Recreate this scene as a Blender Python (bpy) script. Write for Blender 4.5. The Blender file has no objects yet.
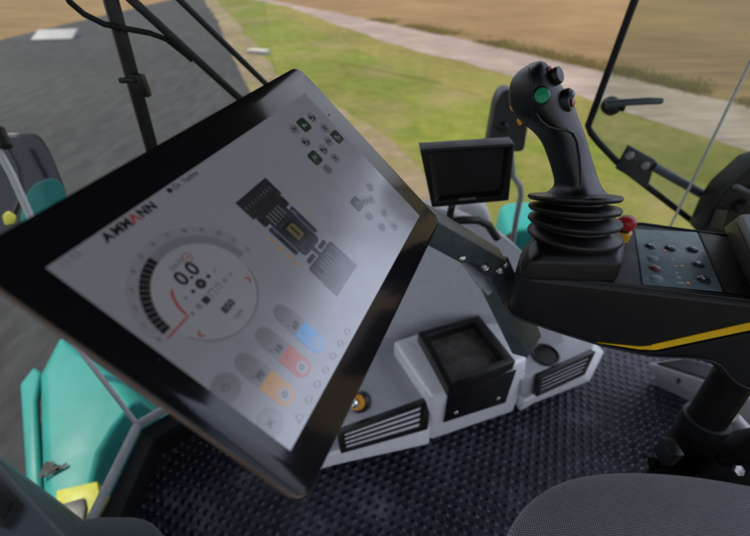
import bpy, bmesh, math, random
from mathutils import Vector as V, Matrix, noise
random.seed(7)
sc = bpy.context.scene
C = sc.collection
rad = math.radians

# ------------------------------------------------------------------ camera numbers
FPX, CX, CY, CAMZ, PITCH = 392.0, 375.0, 268.0, 1.1, rad(40)
CAM = V((0, 0, CAMZ))
cp, sp = math.cos(PITCH), math.sin(PITCH)
def ray(px, py):
    x, y = (px-CX)/FPX, (CY-py)/FPX
    return V((x, cp+y*sp, y*cp-sp))
def WD(px, py, d): return CAM+ray(px, py)*d
def WZ(px, py, z):
    r = ray(px, py); return CAM+r*((z-CAMZ)/r.z)
def WY(px, py, y):
    r = ray(px, py); return CAM+r*(y/r.y)
def WP(px, py, p, n):
    r = ray(px, py); return CAM+r*((p-CAM).dot(n)/r.dot(n))

# ------------------------------------------------------------------ materials
def rgb(h):
    h = h.lstrip('#'); o = []
    for i in (0, 2, 4):
        c = int(h[i:i+2], 16)/255
        o.append(c/12.92 if c <= .04045 else ((c+.055)/1.055)**2.4)
    return tuple(o)
def newmat(name):
    m = bpy.data.materials.new(name); m.use_nodes = True
    nt = m.node_tree
    return m, nt, nt.nodes['Principled BSDF']
def noise_node(nt, scale, detail=4, rough=.6, coord='Object', stretch=None):
    tc = nt.nodes.new('ShaderNodeTexCoord'); n = nt.nodes.new('ShaderNodeTexNoise')
    n.inputs['Scale'].default_value = scale; n.inputs['Detail'].default_value = detail
    n.inputs['Roughness'].default_value = rough
    src = tc.outputs[coord]
    if stretch:
        mp = nt.nodes.new('ShaderNodeMapping'); mp.inputs['Scale'].default_value = stretch[:3]
        if len(stretch) > 3: mp.inputs['Rotation'].default_value = (0, 0, stretch[3])
        nt.links.new(src, mp.inputs[0]); src = mp.outputs[0]
    nt.links.new(src, n.inputs['Vector'])
    return n
def ramp(nt, src, stops):
    r = nt.nodes.new('ShaderNodeValToRGB')
    el = r.color_ramp.elements
    while len(el) < len(stops): el.new(.5)
    for e, (p, c) in zip(el, stops):
        e.position = p; e.color = (*c, 1) if len(c) == 3 else c
    nt.links.new(src, r.inputs[0]); return r
def bump(nt, bs, src, strength, dist=.001):
    b = nt.nodes.new('ShaderNodeBump'); b.inputs['Strength'].default_value = strength
    b.inputs['Distance'].default_value = dist
    nt.links.new(src, b.inputs['Height']); nt.links.new(b.outputs[0], bs.inputs['Normal']); return b
def g(v): return (v, v, v)
def plastic(name, col, rough=.5, metal=0, scale=60, var=.25, grain=.15, grain_scale=900, spec=.5, dust=0):
    """Moulded / painted surface: colour mottling, uneven gloss, fine grain, optional dust."""
    m, nt, bs = newmat(name)
    n = noise_node(nt, scale, 5)
    a = tuple(c*(1-var) for c in col); b = tuple(min(1, c*(1+var)) for c in col)
    r = ramp(nt, n.outputs[0], [(.3, a), (.7, b)])
    out = r.outputs[0]
    if dust:
        d = noise_node(nt, 700, 3); dr = ramp(nt, d.outputs[0], [(.66, g(0)), (.74, g(dust))])
        mx = nt.nodes.new('ShaderNodeMixRGB'); mx.inputs[2].default_value = (.35, .34, .33, 1)
        nt.links.new(dr.outputs[0], mx.inputs[0]); nt.links.new(out, mx.inputs[1]); out = mx.outputs[0]
    nt.links.new(out, bs.inputs['Base Color'])
    n2 = noise_node(nt, scale*.35, 4)
    rr = ramp(nt, n2.outputs[0], [(.3, g(max(.03, rough-.1))), (.7, g(min(1, rough+.1)))])
    nt.links.new(rr.outputs[0], bs.inputs['Roughness'])
    bs.inputs['Metallic'].default_value = metal
    bs.inputs['Specular IOR Level'].default_value = spec
    if grain:
        gn = noise_node(nt, grain_scale, 2); bump(nt, bs, gn.outputs[0], grain, .0006)
    return m
M = {}
M['black'] = plastic('black textured plastic', g(.0055), .45, grain=.35, dust=.05, spec=.4)
M['grip'] = plastic('soft black grip rubber', (.007, .0075, .009), .38, grain=.35, dust=.05, spec=.45)
M['rubber'] = plastic('matt black bellows rubber', g(.0055), .45, grain=.25, dust=.12, spec=.4)
M['console'] = plastic('black console plastic', (.0055, .0055, .0065), .40, grain=.6, grain_scale=1100, dust=.08, spec=.4)
M['brownblack'] = plastic('dusty brown black plastic', (.018, .0145, .012), .5, grain=.4, dust=.2)
M['panel'] = plastic('blue grey keypad foil', (.17, .24, .27), .45, grain=.15, dust=.08)
M['button'] = plastic('dark keypad button', (.02, .03, .036), .28, grain=0)
M['button_red'] = plastic('dark red keypad button', (.10, .022, .025), .35, grain=0)
M['white_ink'] = plastic('white print', g(.7), .5, var=.05, grain=0)
M['yellow'] = plastic('yellow stripe paint', (.85, .5, .006), .38, var=.06)
M['estop_red'] = plastic('red mushroom plastic', (.42, .018, .022), .35, var=.12, grain=0)
M['estop_yellow'] = plastic('yellow collar plastic', (.75, .36, .01), .4, var=.1, grain=0)
M['green'] = plastic('green push button', (.01, .26, .11), .3, var=.1, grain=.1)
M['amber'] = plastic('amber plastic', (.75, .33, .02), .35, var=.1, grain=0)
M['blue_button'] = plastic('blue plastic', (.03, .06, .2), .3, var=.1, grain=0)
M['red_button'] = plastic('red plastic', (.26, .015, .018), .3, var=.1, grain=0)
M['dash'] = plastic('grey moulded dash plastic', (.41, .41, .43), .45, var=.08, grain=.4, grain_scale=700, dust=.08)
M['silver'] = plastic('silver painted plastic', (.82, .82, .83), .34, metal=.1, var=.06, grain=.1, dust=.05)
M['tray'] = plastic('dark tray plastic', (.007, .0065, .0065), .33, grain=.3, dust=.08)
M['traymat'] = plastic('glossy dark tray liner', (.085, .072, .064), .26, scale=25, var=.45, grain=.15, dust=.1)
M['arm_paint'] = plastic('powder coated arm', (.055, .07, .076), .40, grain=.3)
M['steel'] = plastic('bright zinc steel', g(.6), .3, metal=1, var=.15, grain=.1)
M['greysteel'] = plastic('painted grey steel', (.22, .24, .25), .45, var=.15)
M['palegrey'] = plastic('pale grey plastic', (.48, .48, .47), .5, var=.08)
M['teal'] = plastic('teal machine paint', (.020, .22, .20), .45, spec=.2, scale=6, var=.12, grain=.05, dust=.05)
M['teal_grey'] = plastic('blue grey paint', (.05, .066, .074), .5, var=.12)
M['yellowgreen'] = plastic('yellow machine paint', (.36, .36, .015), .5, var=.1)
M['darkgrey'] = plastic('dark grey painted steel', (.022, .025, .028), .45, var=.25)
M['seal'] = plastic('black window rubber', g(.006), .6, grain=.2, spec=.3)
M['sealgrey'] = plastic('grey window trim', (.33, .33, .33), .5, var=.1)
M['bronze'] = plastic('bronze tinted display rim', (.25, .17, .135), .4, metal=.5, var=.15, grain=.2, dust=.1)
M['col'] = plastic('satin black steel', g(.003), .5, var=.2, spec=.15)
M['headliner'] = plastic('dark headliner', (.045, .045, .048), .9, var=.2)
M['concrete'] = plastic('pale concrete', (.33, .31, .27), .9, scale=9, var=.2, grain=.2, grain_scale=60)
M['glare_white'] = plastic('grey white slab', (.2, .2, .2), .6, scale=5, var=.1)

def glass(name, tint, fac=.06):
    m = bpy.data.materials.new(name); m.use_nodes = True; nt = m.node_tree; nt.nodes.clear()
    o = nt.nodes.new('ShaderNodeOutputMaterial'); t = nt.nodes.new('ShaderNodeBsdfTransparent')
    t.inputs[0].default_value = (*tint, 1)
    gl = nt.nodes.new('ShaderNodeBsdfGlossy'); gl.inputs['Roughness'].default_value = .02
    f = nt.nodes.new('ShaderNodeFresnel'); f.inputs[0].default_value = 1.2
    mx = nt.nodes.new('ShaderNodeMixShader')
    d = nt.nodes.new('ShaderNodeBsdfDiffuse'); d.inputs[0].default_value = (.6, .62, .58, 1)
    n = noise_node(nt, 5, 6); r = ramp(nt, n.outputs[0], [(.3, g(fac*.5)), (.75, g(fac*1.6))])
    mx2 = nt.nodes.new('ShaderNodeMixShader')
    nt.links.new(r.outputs[0], mx2.inputs[0]); nt.links.new(t.outputs[0], mx2.inputs[1]); nt.links.new(d.outputs[0], mx2.inputs[2])
    nt.links.new(f.outputs[0], mx.inputs[0]); nt.links.new(mx2.outputs[0], mx.inputs[1]); nt.links.new(gl.outputs[0], mx.inputs[2])
    nt.links.new(mx.outputs[0], o.inputs[0]); return m
M['glass'] = glass('clear dusty glass', (.90, .93, .92), .003)
M['glass_tint'] = glass('green tinted dusty glass', (.72, .80, .71), .13)

def display(name, col, e, rough=.21, ior=2.2):
    """A pixel area of a backlit screen under satin glass."""
    m, nt, bs = newmat(name)
    bs.inputs['Base Color'].default_value = (*[c*.05 for c in col], 1)
    bs.inputs['Emission Color'].default_value = (*col, 1); bs.inputs['Emission Strength'].default_value = e
    dn_ = noise_node(nt, 650, 2); dr_ = ramp(nt, dn_.outputs[0], [(.71, tuple(c*.05 for c in col)), (.78, g(.22))]); nt.links.new(dr_.outputs[0], bs.inputs['Base Color'])
    n = noise_node(nt, 45, 5); r = ramp(nt, n.outputs[0], [(.3, g(rough-.03)), (.7, g(rough+.04))])
    nt.links.new(r.outputs[0], bs.inputs['Roughness'])
    bs.inputs['Specular IOR Level'].default_value = .5; bs.inputs['IOR'].default_value = ior
    return m
SE = .070
M['scr_bg'] = display('screen white area', (.80, .82, .95), SE)
M['scr_pale'] = display('screen very pale grey', (.73, .74, .84), SE)
M['scr_lite'] = display('screen pale grey', (.55, .56, .63), SE)
M['scr_disc'] = display('screen dial disc', (.92, .94, 1.05), SE)
M['scr_grey'] = display('screen mid grey', (.36, .37, .42), SE)
M['scr_dark'] = display('screen dark grey', (.05, .05, .06), SE)
M['scr_blk'] = display('screen black', (.012, .012, .015), SE)
M['scr_red'] = display('screen red', (.85, .05, .03), SE*1.2)
M['scr_pink'] = display('screen pink', (.75, .35, .33), SE)
M['scr_blue'] = display('screen blue', (.06, .42, 1.0), SE*2.5)
M['scr_orange'] = display('screen orange', (.90, .42, 0), SE*1.9)
M['scr_rust'] = display('screen rust', (.85, .13, .02), SE*1.7)
M['scr_green'] = display('screen dark green', (.02, .09, .05), SE)
M['scr_steel'] = display('screen slate', (.065, .08, .12), SE)
M['scr_yel'] = display('screen ochre', (.40, .33, .10), SE)
M['mon_scr'] = display('monitor off glass', (.02, .02, .022), .1, .2, 1.5)
m, nt, bs = newmat('black display glass'); M['bezel'] = m
bs.inputs['Base Color'].default_value = (.006, .006, .007, 1); bs.inputs['Specular IOR Level'].default_value = .45
n = noise_node(nt, 45, 5); r = ramp(nt, n.outputs[0], [(.3, g(.10)), (.7, g(.14))]); nt.links.new(r.outputs[0], bs.inputs['Roughness'])
d = noise_node(nt, 900, 2); dr = ramp(nt, d.outputs[0], [(.70, (.006, .006, .007)), (.78, (.10, .10, .10))]); nt.links.new(dr.outputs[0], bs.inputs['Base Color'])

def lamp_mat(name, col, e):
    m, nt, bs = newmat(name); bs.inputs['Base Color'].default_value = (*col, 1)
    bs.inputs['Emission Color'].default_value = (*col, 1); bs.inputs['Emission Strength'].default_value = e; return m
M['led'] = lamp_mat('amber keypad led', (.7, .28, .07), .12)

def sepnodes(nt):
    tc = nt.nodes.new('ShaderNodeTexCoord'); s = nt.nodes.new('ShaderNodeSeparateXYZ')
    nt.links.new(tc.outputs['Object'], s.inputs[0]); return s
def math_n(nt, op, a, b=None):
    n = nt.nodes.new('ShaderNodeMath'); n.operation = op
    for i, q in enumerate((a, b)):
        if q is None: continue
        if isinstance(q, (int, float)): n.inputs[i].default_value = q
        else: nt.links.new(q, n.inputs[i])
    return n.outputs[0]
def wavegrid(nt, kx, ky, rot):
    s = sepnodes(nt); c_, s_ = math.cos(rot), math.sin(rot)
    a = math_n(nt, 'ADD', math_n(nt, 'MULTIPLY', s.outputs[0], c_*kx), math_n(nt, 'MULTIPLY', s.outputs[1], s_*kx))
    b = math_n(nt, 'ADD', math_n(nt, 'MULTIPLY', s.outputs[0], -s_*ky), math_n(nt, 'MULTIPLY', s.outputs[1], c_*ky))
    return a, b
# floor mat: staggered round studs on a dull dark rubber sheet
m, nt, bs = newmat('studded rubber mat'); M['mat'] = m
a, b = wavegrid(nt, 2*math.pi/.033, 2*math.pi/.033, rad(24))
dots = math_n(nt, 'MULTIPLY', math_n(nt, 'SINE', a), math_n(nt, 'SINE', b))
dnn = noise_node(nt, 30, 5); dots = math_n(nt, 'ADD', dots, math_n(nt, 'MULTIPLY', math_n(nt, 'SUBTRACT', dnn.outputs[0], .5), .9))
dm = ramp(nt, dots, [(0, g(0)), (.9, g(1))])
dn = noise_node(nt, 6, 9, .75); dr = ramp(nt, dn.outputs[0], [(.38, (.008, .009, .017)), (.50, (.021, .022, .036)), (.58, (.052, .054, .078)), (.68, (.17, .17, .215))])
mx = nt.nodes.new('ShaderNodeMixRGB'); mx.inputs[2].default_value = (.006, .006, .010, 1)
nt.links.new(dm.outputs[0], mx.inputs[0]); nt.links.new(dr.outputs[0], mx.inputs[1]); nt.links.new(mx.outputs[0], bs.inputs['Base Color'])
n2 = noise_node(nt, 30, 4); rr = ramp(nt, n2.outputs[0], [(.3, g(.24)), (.7, g(.6))]); nt.links.new(rr.outputs[0], bs.inputs['Roughness'])
bump(nt, bs, dm.outputs[0], 1, .006)
# seat cloth: fine diagonal weave
m, nt, bs = newmat('grey woven seat cloth'); M['cloth'] = m
a, b = wavegrid(nt, 2*math.pi/.0039, 2*math.pi/.0039, rad(38))
wv = math_n(nt, 'MULTIPLY', math_n(nt, 'SINE', a), math_n(nt, 'SINE', b))
wv = math_n(nt, 'ADD', math_n(nt, 'MULTIPLY', wv, .5), .5)
nn = noise_node(nt, 420, 3); mixv = math_n(nt, 'ADD', math_n(nt, 'MULTIPLY', wv, .75), math_n(nt, 'MULTIPLY', nn.outputs[0], .3))
cr = ramp(nt, mixv, [(.25, (.035, .035, .038)), (.55, (.125, .121, .128)), (.85, (.33, .32, .33))]); nt.links.new(cr.outputs[0], bs.inputs['Base Color'])
wn_ = noise_node(nt, 7, 6, .7); wr_ = ramp(nt, wn_.outputs[0], [(.3, g(.72)), (.7, g(1.15))]); wm_ = nt.nodes.new('ShaderNodeMixRGB'); wm_.blend_type = 'MULTIPLY'; wm_.inputs[0].default_value = 1
nt.links.new(cr.outputs[0], wm_.inputs[1]); nt.links.new(wr_.outputs[0], wm_.inputs[2]); nt.links.new(wm_.outputs[0], bs.inputs['Base Color'])
bs.inputs['Roughness'].default_value = .95; bs.inputs['Sheen Weight'].default_value = .2
bump(nt, bs, mixv, .7, .0015)

def ground(name, stops, scale, big, rough=.95, bstr=.4, bdist=.02, bscale=40, stretch=None, patch=None):
    m, nt, bs = newmat(name)
    n = noise_node(nt, scale, 8, .7, 'Object', stretch); r = ramp(nt, n.outputs[0], stops); out = r.outputs[0]
    if patch:
        n3 = noise_node(nt, patch[0], 5, .6, 'Object', patch[4] if len(patch) > 4 else None); pr = ramp(nt, n3.outputs[0], [(patch[1], g(0)), (patch[2], g(1))])
        mx = nt.nodes.new('ShaderNodeMixRGB'); mx.inputs[2].default_value = (*patch[3], 1)
        nt.links.new(pr.outputs[0], mx.inputs[0]); nt.links.new(out, mx.inputs[1]); out = mx.outputs[0]
    nb = noise_node(nt, big, 4); rb = ramp(nt, nb.outputs[0], [(.3, g(.72)), (.7, g(1.2))])
    mul = nt.nodes.new('ShaderNodeMixRGB'); mul.blend_type = 'MULTIPLY'; mul.inputs[0].default_value = 1
    nt.links.new(out, mul.inputs[1]); nt.links.new(rb.outputs[0], mul.inputs[2]); nt.links.new(mul.outputs[0], bs.inputs['Base Color'])
    bs.inputs['Roughness'].default_value = rough; bs.inputs['Specular IOR Level'].default_value = .2
    bn = noise_node(nt, bscale, 5); bump(nt, bs, bn.outputs[0], bstr, bdist); return m
M['field'] = ground('stubble field', [(.3, (.075, .044, .016)), (.5, (.165, .102, .042)), (.72, (.28, .185, .082))], 1.6, .12, stretch=(.22, 5, 1, rad(22)), bdist=.05, bscale=6)
M['grass'] = ground('grass ground', [(.25, (.062, .086, .008)), (.42, (.100, .122, .013)), (.56, (.130, .142, .018)), (.75, (.20, .18, .05))], 3.2, .3, bstr=.8, bdist=.06, bscale=14, patch=(.55, .48, .72, (.19, .155, .06)))
M['dry'] = ground('dry yellow grass', [(.25, (.095, .098, .014)), (.5, (.15, .135, .030)), (.75, (.24, .185, .07))], 3.4, .3, bstr=.8, bdist=.06, bscale=14, patch=(.5, .5, .7, (.115, .12, .02)))
M['asphalt'] = ground('asphalt', [(.3, (.013, .013, .014)), (.7, (.042, .042, .043))], 5, .22, rough=.85, bscale=120, bdist=.006, stretch=(1, .3, 1, 0))
M['gravel'] = ground('gravel track', [(.3, (.145, .108, .088)), (.5, (.22, .172, .145)), (.7, (.31, .25, .215))], 3.2, .5, stretch=(.12, 2.2, 1, rad(24)))
M['dirt'] = ground('dry soil', [(.3, (.12, .09, .05)), (.7, (.22, .17, .105))], 3, .5, patch=(1.1, .50, .74, (.14, .135, .03)))
M['weeds'] = ground('dry weeds ground', [(.3, (.07, .07, .022)), (.7, (.17, .13, .05))], 3, .6)
def leafmat(name, c1, c2):
    m, nt, bs = newmat(name)
    gi = nt.nodes.new('ShaderNodeNewGeometry'); r = ramp(nt, gi.outputs['Random Per Island'], [(0, c1), (1, c2)])
    nt.links.new(r.outputs[0], bs.inputs['Base Color']); bs.inputs['Roughness'].default_value = .7
    tr = nt.nodes.new('ShaderNodeBsdfTranslucent'); nt.links.new(r.outputs[0], tr.inputs[0])
    ms = nt.nodes.new('ShaderNodeMixShader'); ms.inputs[0].default_value = .5; o = nt.nodes['Material Output']
    nt.links.new(bs.outputs[0], ms.inputs[1]); nt.links.new(tr.outputs[0], ms.inputs[2]); nt.links.new(ms.outputs[0], o.inputs[0]); return m
M['blade'] = leafmat('grass blades', (.13, .155, .02), (.30, .27, .07))
M['dryblade'] = leafmat('dry weed blades', (.13, .11, .04), (.28, .2, .09))

# ------------------------------------------------------------------ mesh building
WLOC = {}
class MB:
    def __init__(s, mat=None): s.v = []; s.f = []; s.m = []; s.mats = []; s.mat = mat
    def add(s, vs, fs, mat=None):
        mat = mat or s.mat
        if mat not in s.mats: s.mats.append(mat)
        k = s.mats.index(mat); b = len(s.v)
        s.v += [V(p) for p in vs]
        for f in fs: s.f.append([b+i for i in f]); s.m.append(k)
        return s
    def poly(s, pts, mat=None): return s.add(pts, [list(range(len(pts)))], mat)
    def loft(s, loops, mat=None, caps=True, closed=True):
        n = len(loops[0]); vs = [p for l in loops for p in l]; fs = []
        for i in range(len(loops)-1):
            for j in range(n if closed else n-1):
                k = (j+1) % n
                fs.append([i*n+j, i*n+k, (i+1)*n+k, (i+1)*n+j])
        if caps: fs += [list(range(n)), [(len(loops)-1)*n+j for j in range(n)]]
        return s.add(vs, fs, mat)
    def box(s, c, sx, sy, sz, R=None, mat=None):
        R = R or Matrix.Identity(3); c = V(c)
        ps = [c+R@V((x*sx/2, y*sy/2, z*sz/2)) for z in (-1, 1) for x, y in ((-1, -1), (1, -1), (1, 1), (-1, 1))]
        return s.loft([ps[:4], ps[4:]], mat)
    def beam(s, a, b, w, h, up=(0, 0, 1), mat=None):
        a, b = V(a), V(b); d = (b-a).normalized(); x = d.cross(V(up)).normalized(); y = x.cross(d)
        q = lambda p: [p+x*(i*w/2)+y*(j*h/2) for i, j in ((-1, -1), (1, -1), (1, 1), (-1, 1))]
        return s.loft([q(a), q(b)], mat)
    def tube(s, pts, r, mat=None, n=12, flat=1):
        pts = [V(p) for p in pts]; loops = []; ref = None
        rs = r if isinstance(r, (list, tuple)) else [r]*len(pts)
        for i, p in enumerate(pts):
            d = ((pts[min(i+1, len(pts)-1)])-(pts[max(i-1, 0)])).normalized()
            if ref is None: ref = V((0, 0, 1)) if abs(d.z) < .9 else V((1, 0, 0))
            x = d.cross(ref).normalized(); y = x.cross(d); ref = y
            loops.append([p+(x*math.cos(t)+y*math.sin(t)*flat)*rs[i] for t in [2*math.pi*k/n for k in range(n)]])
        return s.loft(loops, mat)
    def lathe(s, c, prof, axis=(0, 0, 1), mat=None, n=40):
        c = V(c); R = V((0, 0, 1)).rotation_difference(V(axis)).to_matrix()
        return s.loft([[c+R@V((r*math.cos(t), r*math.sin(t), z)) for t in [2*math.pi*k/n for k in range(n)]] for r, z in prof], mat)
    def build(s, name, parent=None, bevel=0, seg=2, sharp=38, subsurf=0):
        lo = V([min(p[i] for p in s.v) for i in range(3)]); hi = V([max(p[i] for p in s.v) for i in range(3)])
        c = (lo+hi)/2
        bm = bmesh.new(); vs = [bm.verts.new(p-c) for p in s.v]
        for f, k in zip(s.f, s.m):
            try:
                fc = bm.faces.new([vs[i] for i in f]); fc.material_index = k
            except ValueError: pass
        bmesh.ops.recalc_face_normals(bm, faces=bm.faces)
        if bevel:
            ed = [e for e in bm.edges if len(e.link_faces) == 2 and e.calc_face_angle(0) > rad(28)]
            bmesh.ops.bevel(bm, geom=ed, offset=bevel, segments=seg, affect='EDGES', profile=.5, clamp_overlap=True)
        for f in bm.faces: f.smooth = True
        for e in bm.edges:
            if len(e.link_faces) == 2 and e.calc_face_angle(0) > rad(sharp): e.smooth = False
        me = bpy.data.meshes.new(name); bm.to_mesh(me); bm.free()
        for k in s.mats: me.materials.append(M[k])
        o = bpy.data.objects.new(name, me); C.objects.link(o)
        if subsurf:
            md = o.modifiers.new('subdivision', 'SUBSURF'); md.levels = md.render_levels = subsurf
        place(o, c, parent); return o
def place(o, c, parent):
    WLOC[o] = V(c)
    if parent is not None:
        o.parent = parent; o.location = V(c)-WLOC[parent]
    else: o.location = c
def tag(o, label=None, cat=None, group=None, kind=None):
    if label: o['label'] = label
    if cat: o['category'] = cat
    if group: o['group'] = group
    if kind: o['kind'] = kind
    return o
def thing(name, label, cat, loc, group=None):
    o = bpy.data.objects.new(name, None); o.empty_display_size = .05; C.objects.link(o)
    place(o, V(loc), None); return tag(o, label, cat, group)
def rpoly(pts, r, n=5):
    """Round the corners of a planar 3D polygon."""
    out = []; k = len(pts)
    rr = r if isinstance(r, (list, tuple)) else [r]*k
    for i in range(k):
        p, a, b = V(pts[i]), V(pts[i-1]), V(pts[(i+1) % k]); q = rr[i]
        if q <= 0: out.append(p); continue
        la, lb = (a-p).length, (b-p).length
        A = p+(a-p)*min(.45, q/la); B = p+(b-p)*min(.45, q/lb)
        for j in range(n+1):
            t = j/n; out.append(A*(1-t)**2+p*2*t*(1-t)+B*t*t)
    return out
def shrink(loop, k, dz=0):
    c = sum(loop, V())/len(loop); return [c+(p-c)*k+V((0, 0, dz)) for p in loop]
def offset_loop(loop, d, dz=0):
    """Inset a roughly horizontal loop by d."""
    n = len(loop); c = sum(loop, V())/n; out = []
    for i in range(n):
        t = (loop[(i+1) % n]-loop[i-1]); t.z = 0
        if t.length < 1e-9: nn = V()
        else:
            nn = V((-t.y, t.x, 0)).normalized()
            if nn.dot(c-loop[i]) < 0: nn = -nn
        out.append(loop[i]+nn*d+V((0, 0, dz)))
    return out
def text_mesh(s, body, size, o, ux, uy, mat, align='CENTER', bold=0, dx=None):
    """Add lettering to MB: origin o, right ux, up uy."""
    cu = bpy.data.curves.new('t', 'FONT'); cu.body = body; cu.size = size; cu.align_x = align; cu.align_y = 'CENTER'
    cu.offset = bold; cu.resolution_u = 3
    ob = bpy.data.objects.new('t', cu); C.objects.link(ob)
    dg = bpy.context.evaluated_depsgraph_get(); me = bpy.data.meshes.new_from_object(ob.evaluated_get(dg))
    wd_ = max(p.co.x for p in me.vertices); s.last = wd_
    if dx is not None: o = o+ux*dx
    s.add([o+ux*p.co.x+uy*p.co.y for p in me.vertices], [list(f.vertices) for f in me.polygons], mat)
    bpy.data.objects.remove(ob); bpy.data.curves.remove(cu); bpy.data.meshes.remove(me)

# ------------------------------------------------------------------ world, sun, camera
SUN_EL, SUN_AZ = rad(57), rad(-62)     # azimuth measured from +Y towards +X
w = bpy.data.worlds.new('World'); sc.world = w; w.use_nodes = True; nt = w.node_tree
sky = nt.nodes.new('ShaderNodeTexSky'); sky.sky_type = 'NISHITA'; sky.sun_disc = False
sky.sun_elevation = SUN_EL; sky.sun_rotation = SUN_AZ; sky.dust_density = 2.0
# broken white cloud over the clear sky
cn_ = noise_node(nt, 1.6, 6, .6, 'Generated', (1, 1, 2.2)); cr_ = ramp(nt, cn_.outputs[0], [(.34, g(0)), (.54, g(1))])
cm_ = nt.nodes.new('ShaderNodeMixRGB'); cm_.inputs[2].default_value = (4.0, 4.2, 4.8, 1)
nt.links.new(cr_.outputs[0], cm_.inputs[0]); nt.links.new(sky.outputs[0], cm_.inputs[1])
# added bright cloud bank, out of view, to brighten screen reflection and cab
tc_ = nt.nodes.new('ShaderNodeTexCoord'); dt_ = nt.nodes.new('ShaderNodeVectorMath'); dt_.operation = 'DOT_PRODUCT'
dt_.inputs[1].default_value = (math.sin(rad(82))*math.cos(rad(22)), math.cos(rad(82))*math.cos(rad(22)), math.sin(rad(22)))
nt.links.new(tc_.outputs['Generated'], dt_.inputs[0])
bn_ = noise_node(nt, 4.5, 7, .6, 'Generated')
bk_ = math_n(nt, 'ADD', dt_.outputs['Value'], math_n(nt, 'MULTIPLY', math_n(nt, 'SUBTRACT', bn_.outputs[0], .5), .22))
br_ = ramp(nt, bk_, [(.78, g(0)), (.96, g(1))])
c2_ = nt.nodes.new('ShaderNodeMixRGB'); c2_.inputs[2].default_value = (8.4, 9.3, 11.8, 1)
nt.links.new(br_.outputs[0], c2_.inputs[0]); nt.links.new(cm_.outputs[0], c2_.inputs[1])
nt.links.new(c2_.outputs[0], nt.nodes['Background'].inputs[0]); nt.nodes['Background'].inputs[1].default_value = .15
sl = bpy.data.lights.new('sun', 'SUN'); sl.energy = 2.9; sl.angle = rad(.8); sl.color = (1, .93, .80)
so = bpy.data.objects.new('sun', sl); C.objects.link(so)
L = V((math.sin(SUN_AZ)*math.cos(SUN_EL), math.cos(SUN_AZ)*math.cos(SUN_EL), math.sin(SUN_EL)))
so.rotation_euler = L.to_track_quat('Z', 'Y').to_euler(); so.location = L*20
cd = bpy.data.cameras.new('camera'); cam = bpy.data.objects.new('camera', cd); C.objects.link(cam); sc.camera = cam
cam.location = CAM; cam.rotation_euler = (rad(90)-PITCH, 0, 0)
cd.sensor_width = 36; cd.lens = 36*FPX/750; cd.clip_start = .01; cd.clip_end = 4000
cd.dof.use_dof = True; cd.dof.focus_distance = .44; cd.dof.aperture_fstop = 4.0
vs = sc.view_settings; vs.view_transform = 'Standard'; vs.look = 'None'; vs.exposure = .7; vs.gamma = 1

# ------------------------------------------------------------------ the land outside
GZ = -1.5
def jag(pts, amp, step=.5, z=GZ):
    out = []
    for i, p in enumerate(pts):
        q = pts[(i+1) % len(pts)]; d = (V(q)-V(p)); n = max(1, min(60, int(d.length/step)))
        nrm = V((-d.y, d.x)).normalized() if d.length else V((0, 0))
        for j in range(n):
            t = j/n; b = V((p[0], p[1]))+V((d.x, d.y))*t
            k = amp*(noise.noise(V((b.x*.9, b.y*.9, 3)))+.6*noise.noise(V((b.x*3, b.y*3, 8))))
            out.append(V((b.x+nrm.x*k, b.y+nrm.y*k, z)))
    return out
G2 = lambda px, py: WZ(px, py, GZ).to_2d()
tag(MB('field').poly([(-1500, -1500, GZ), (1500, -1500, GZ), (1500, 1500, GZ), (-1500, 1500, GZ)]).build('field'), kind='structure')
up = [G2(270, 0), G2(370, 20), G2(470, 41), G2(600, 71), G2(750, 107)]
lo = [G2(292, 8), G2(345, 28), G2(405, 48), G2(510, 75), G2(600, 104), G2(750, 152)]
d0 = (up[0]-up[1]).normalized(); d1 = (up[-1]-up[-2]).normalized()
far = up[0]+d0*45; right_u = up[-1]+d1*40; right_l = lo[-1]+d1*40
fl = lo[0]+d0*47
def resamp(pts, n):
    L_ = [0]
    for p, q in zip(pts, pts[1:]): L_.append(L_[-1]+(q-p).length)
    out = []
    for i in range(n):
        d = L_[-1]*i/(n-1); k = 0
        while k < len(L_)-2 and L_[k+1] < d: k += 1
        out.append(pts[k]+(pts[k+1]-pts[k])*((d-L_[k])/max(1e-9, L_[k+1]-L_[k])))
    return out
def ribbon(mat, name, A_, B_, dz, ampA, ampB, n=160):
    def jg(P, amp):
        P = resamp([V((p.x, p.y)) for p in P], n)
        return [V((p.x+amp*(noise.noise(V((p.x*.9, p.y*.9, 3)))+.6*noise.noise(V((p.x*3, p.y*3, 8)))), p.y+amp*(noise.noise(V((p.x*.8, p.y*.8, 13)))+.6*noise.noise(V((p.x*3, p.y*3, 18)))), GZ+dz)) for p in P]
    A_, B_ = jg(A_, ampA), jg(B_, ampB)
    mb = MB(mat); mb.add(A_+B_, [[i, i+1, n+i+1, n+i] for i in range(n-1)]); tag(mb.build(name), kind='structure')
def lerp_path(pts, t):
    n = len(pts)-1; i = min(n-1, int(t*n)); f = t*n-i; return V(pts[i])*(1-f)+V(pts[i+1])*f
edge = [V((1.9, -40)), V((1.4, 0)), V((-.8, 4.5)), G2(250, 84), G2(220, 20), G2(206, 0), V((-15.5, 42)), V((-20, 62))]
ribbon('asphalt', 'asphalt_road', [V((-13.2, -40)), V((-13.1, 10)), G2(0, 40), G2(170, 0), V((-13.5, 50)), V((-20.5, 62))], edge, .012, .05, .05)
vedge = [V((2.2, -40)), V((1.8, 0)), V((-.3, 4.5)), G2(262, 84), G2(228, 20), G2(212, 0), V((-15, 42)), V((-19.6, 62))]
gfar = [lo[-1]+d1*60, *lo[::-1], lo[0]+d0*50]
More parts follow.
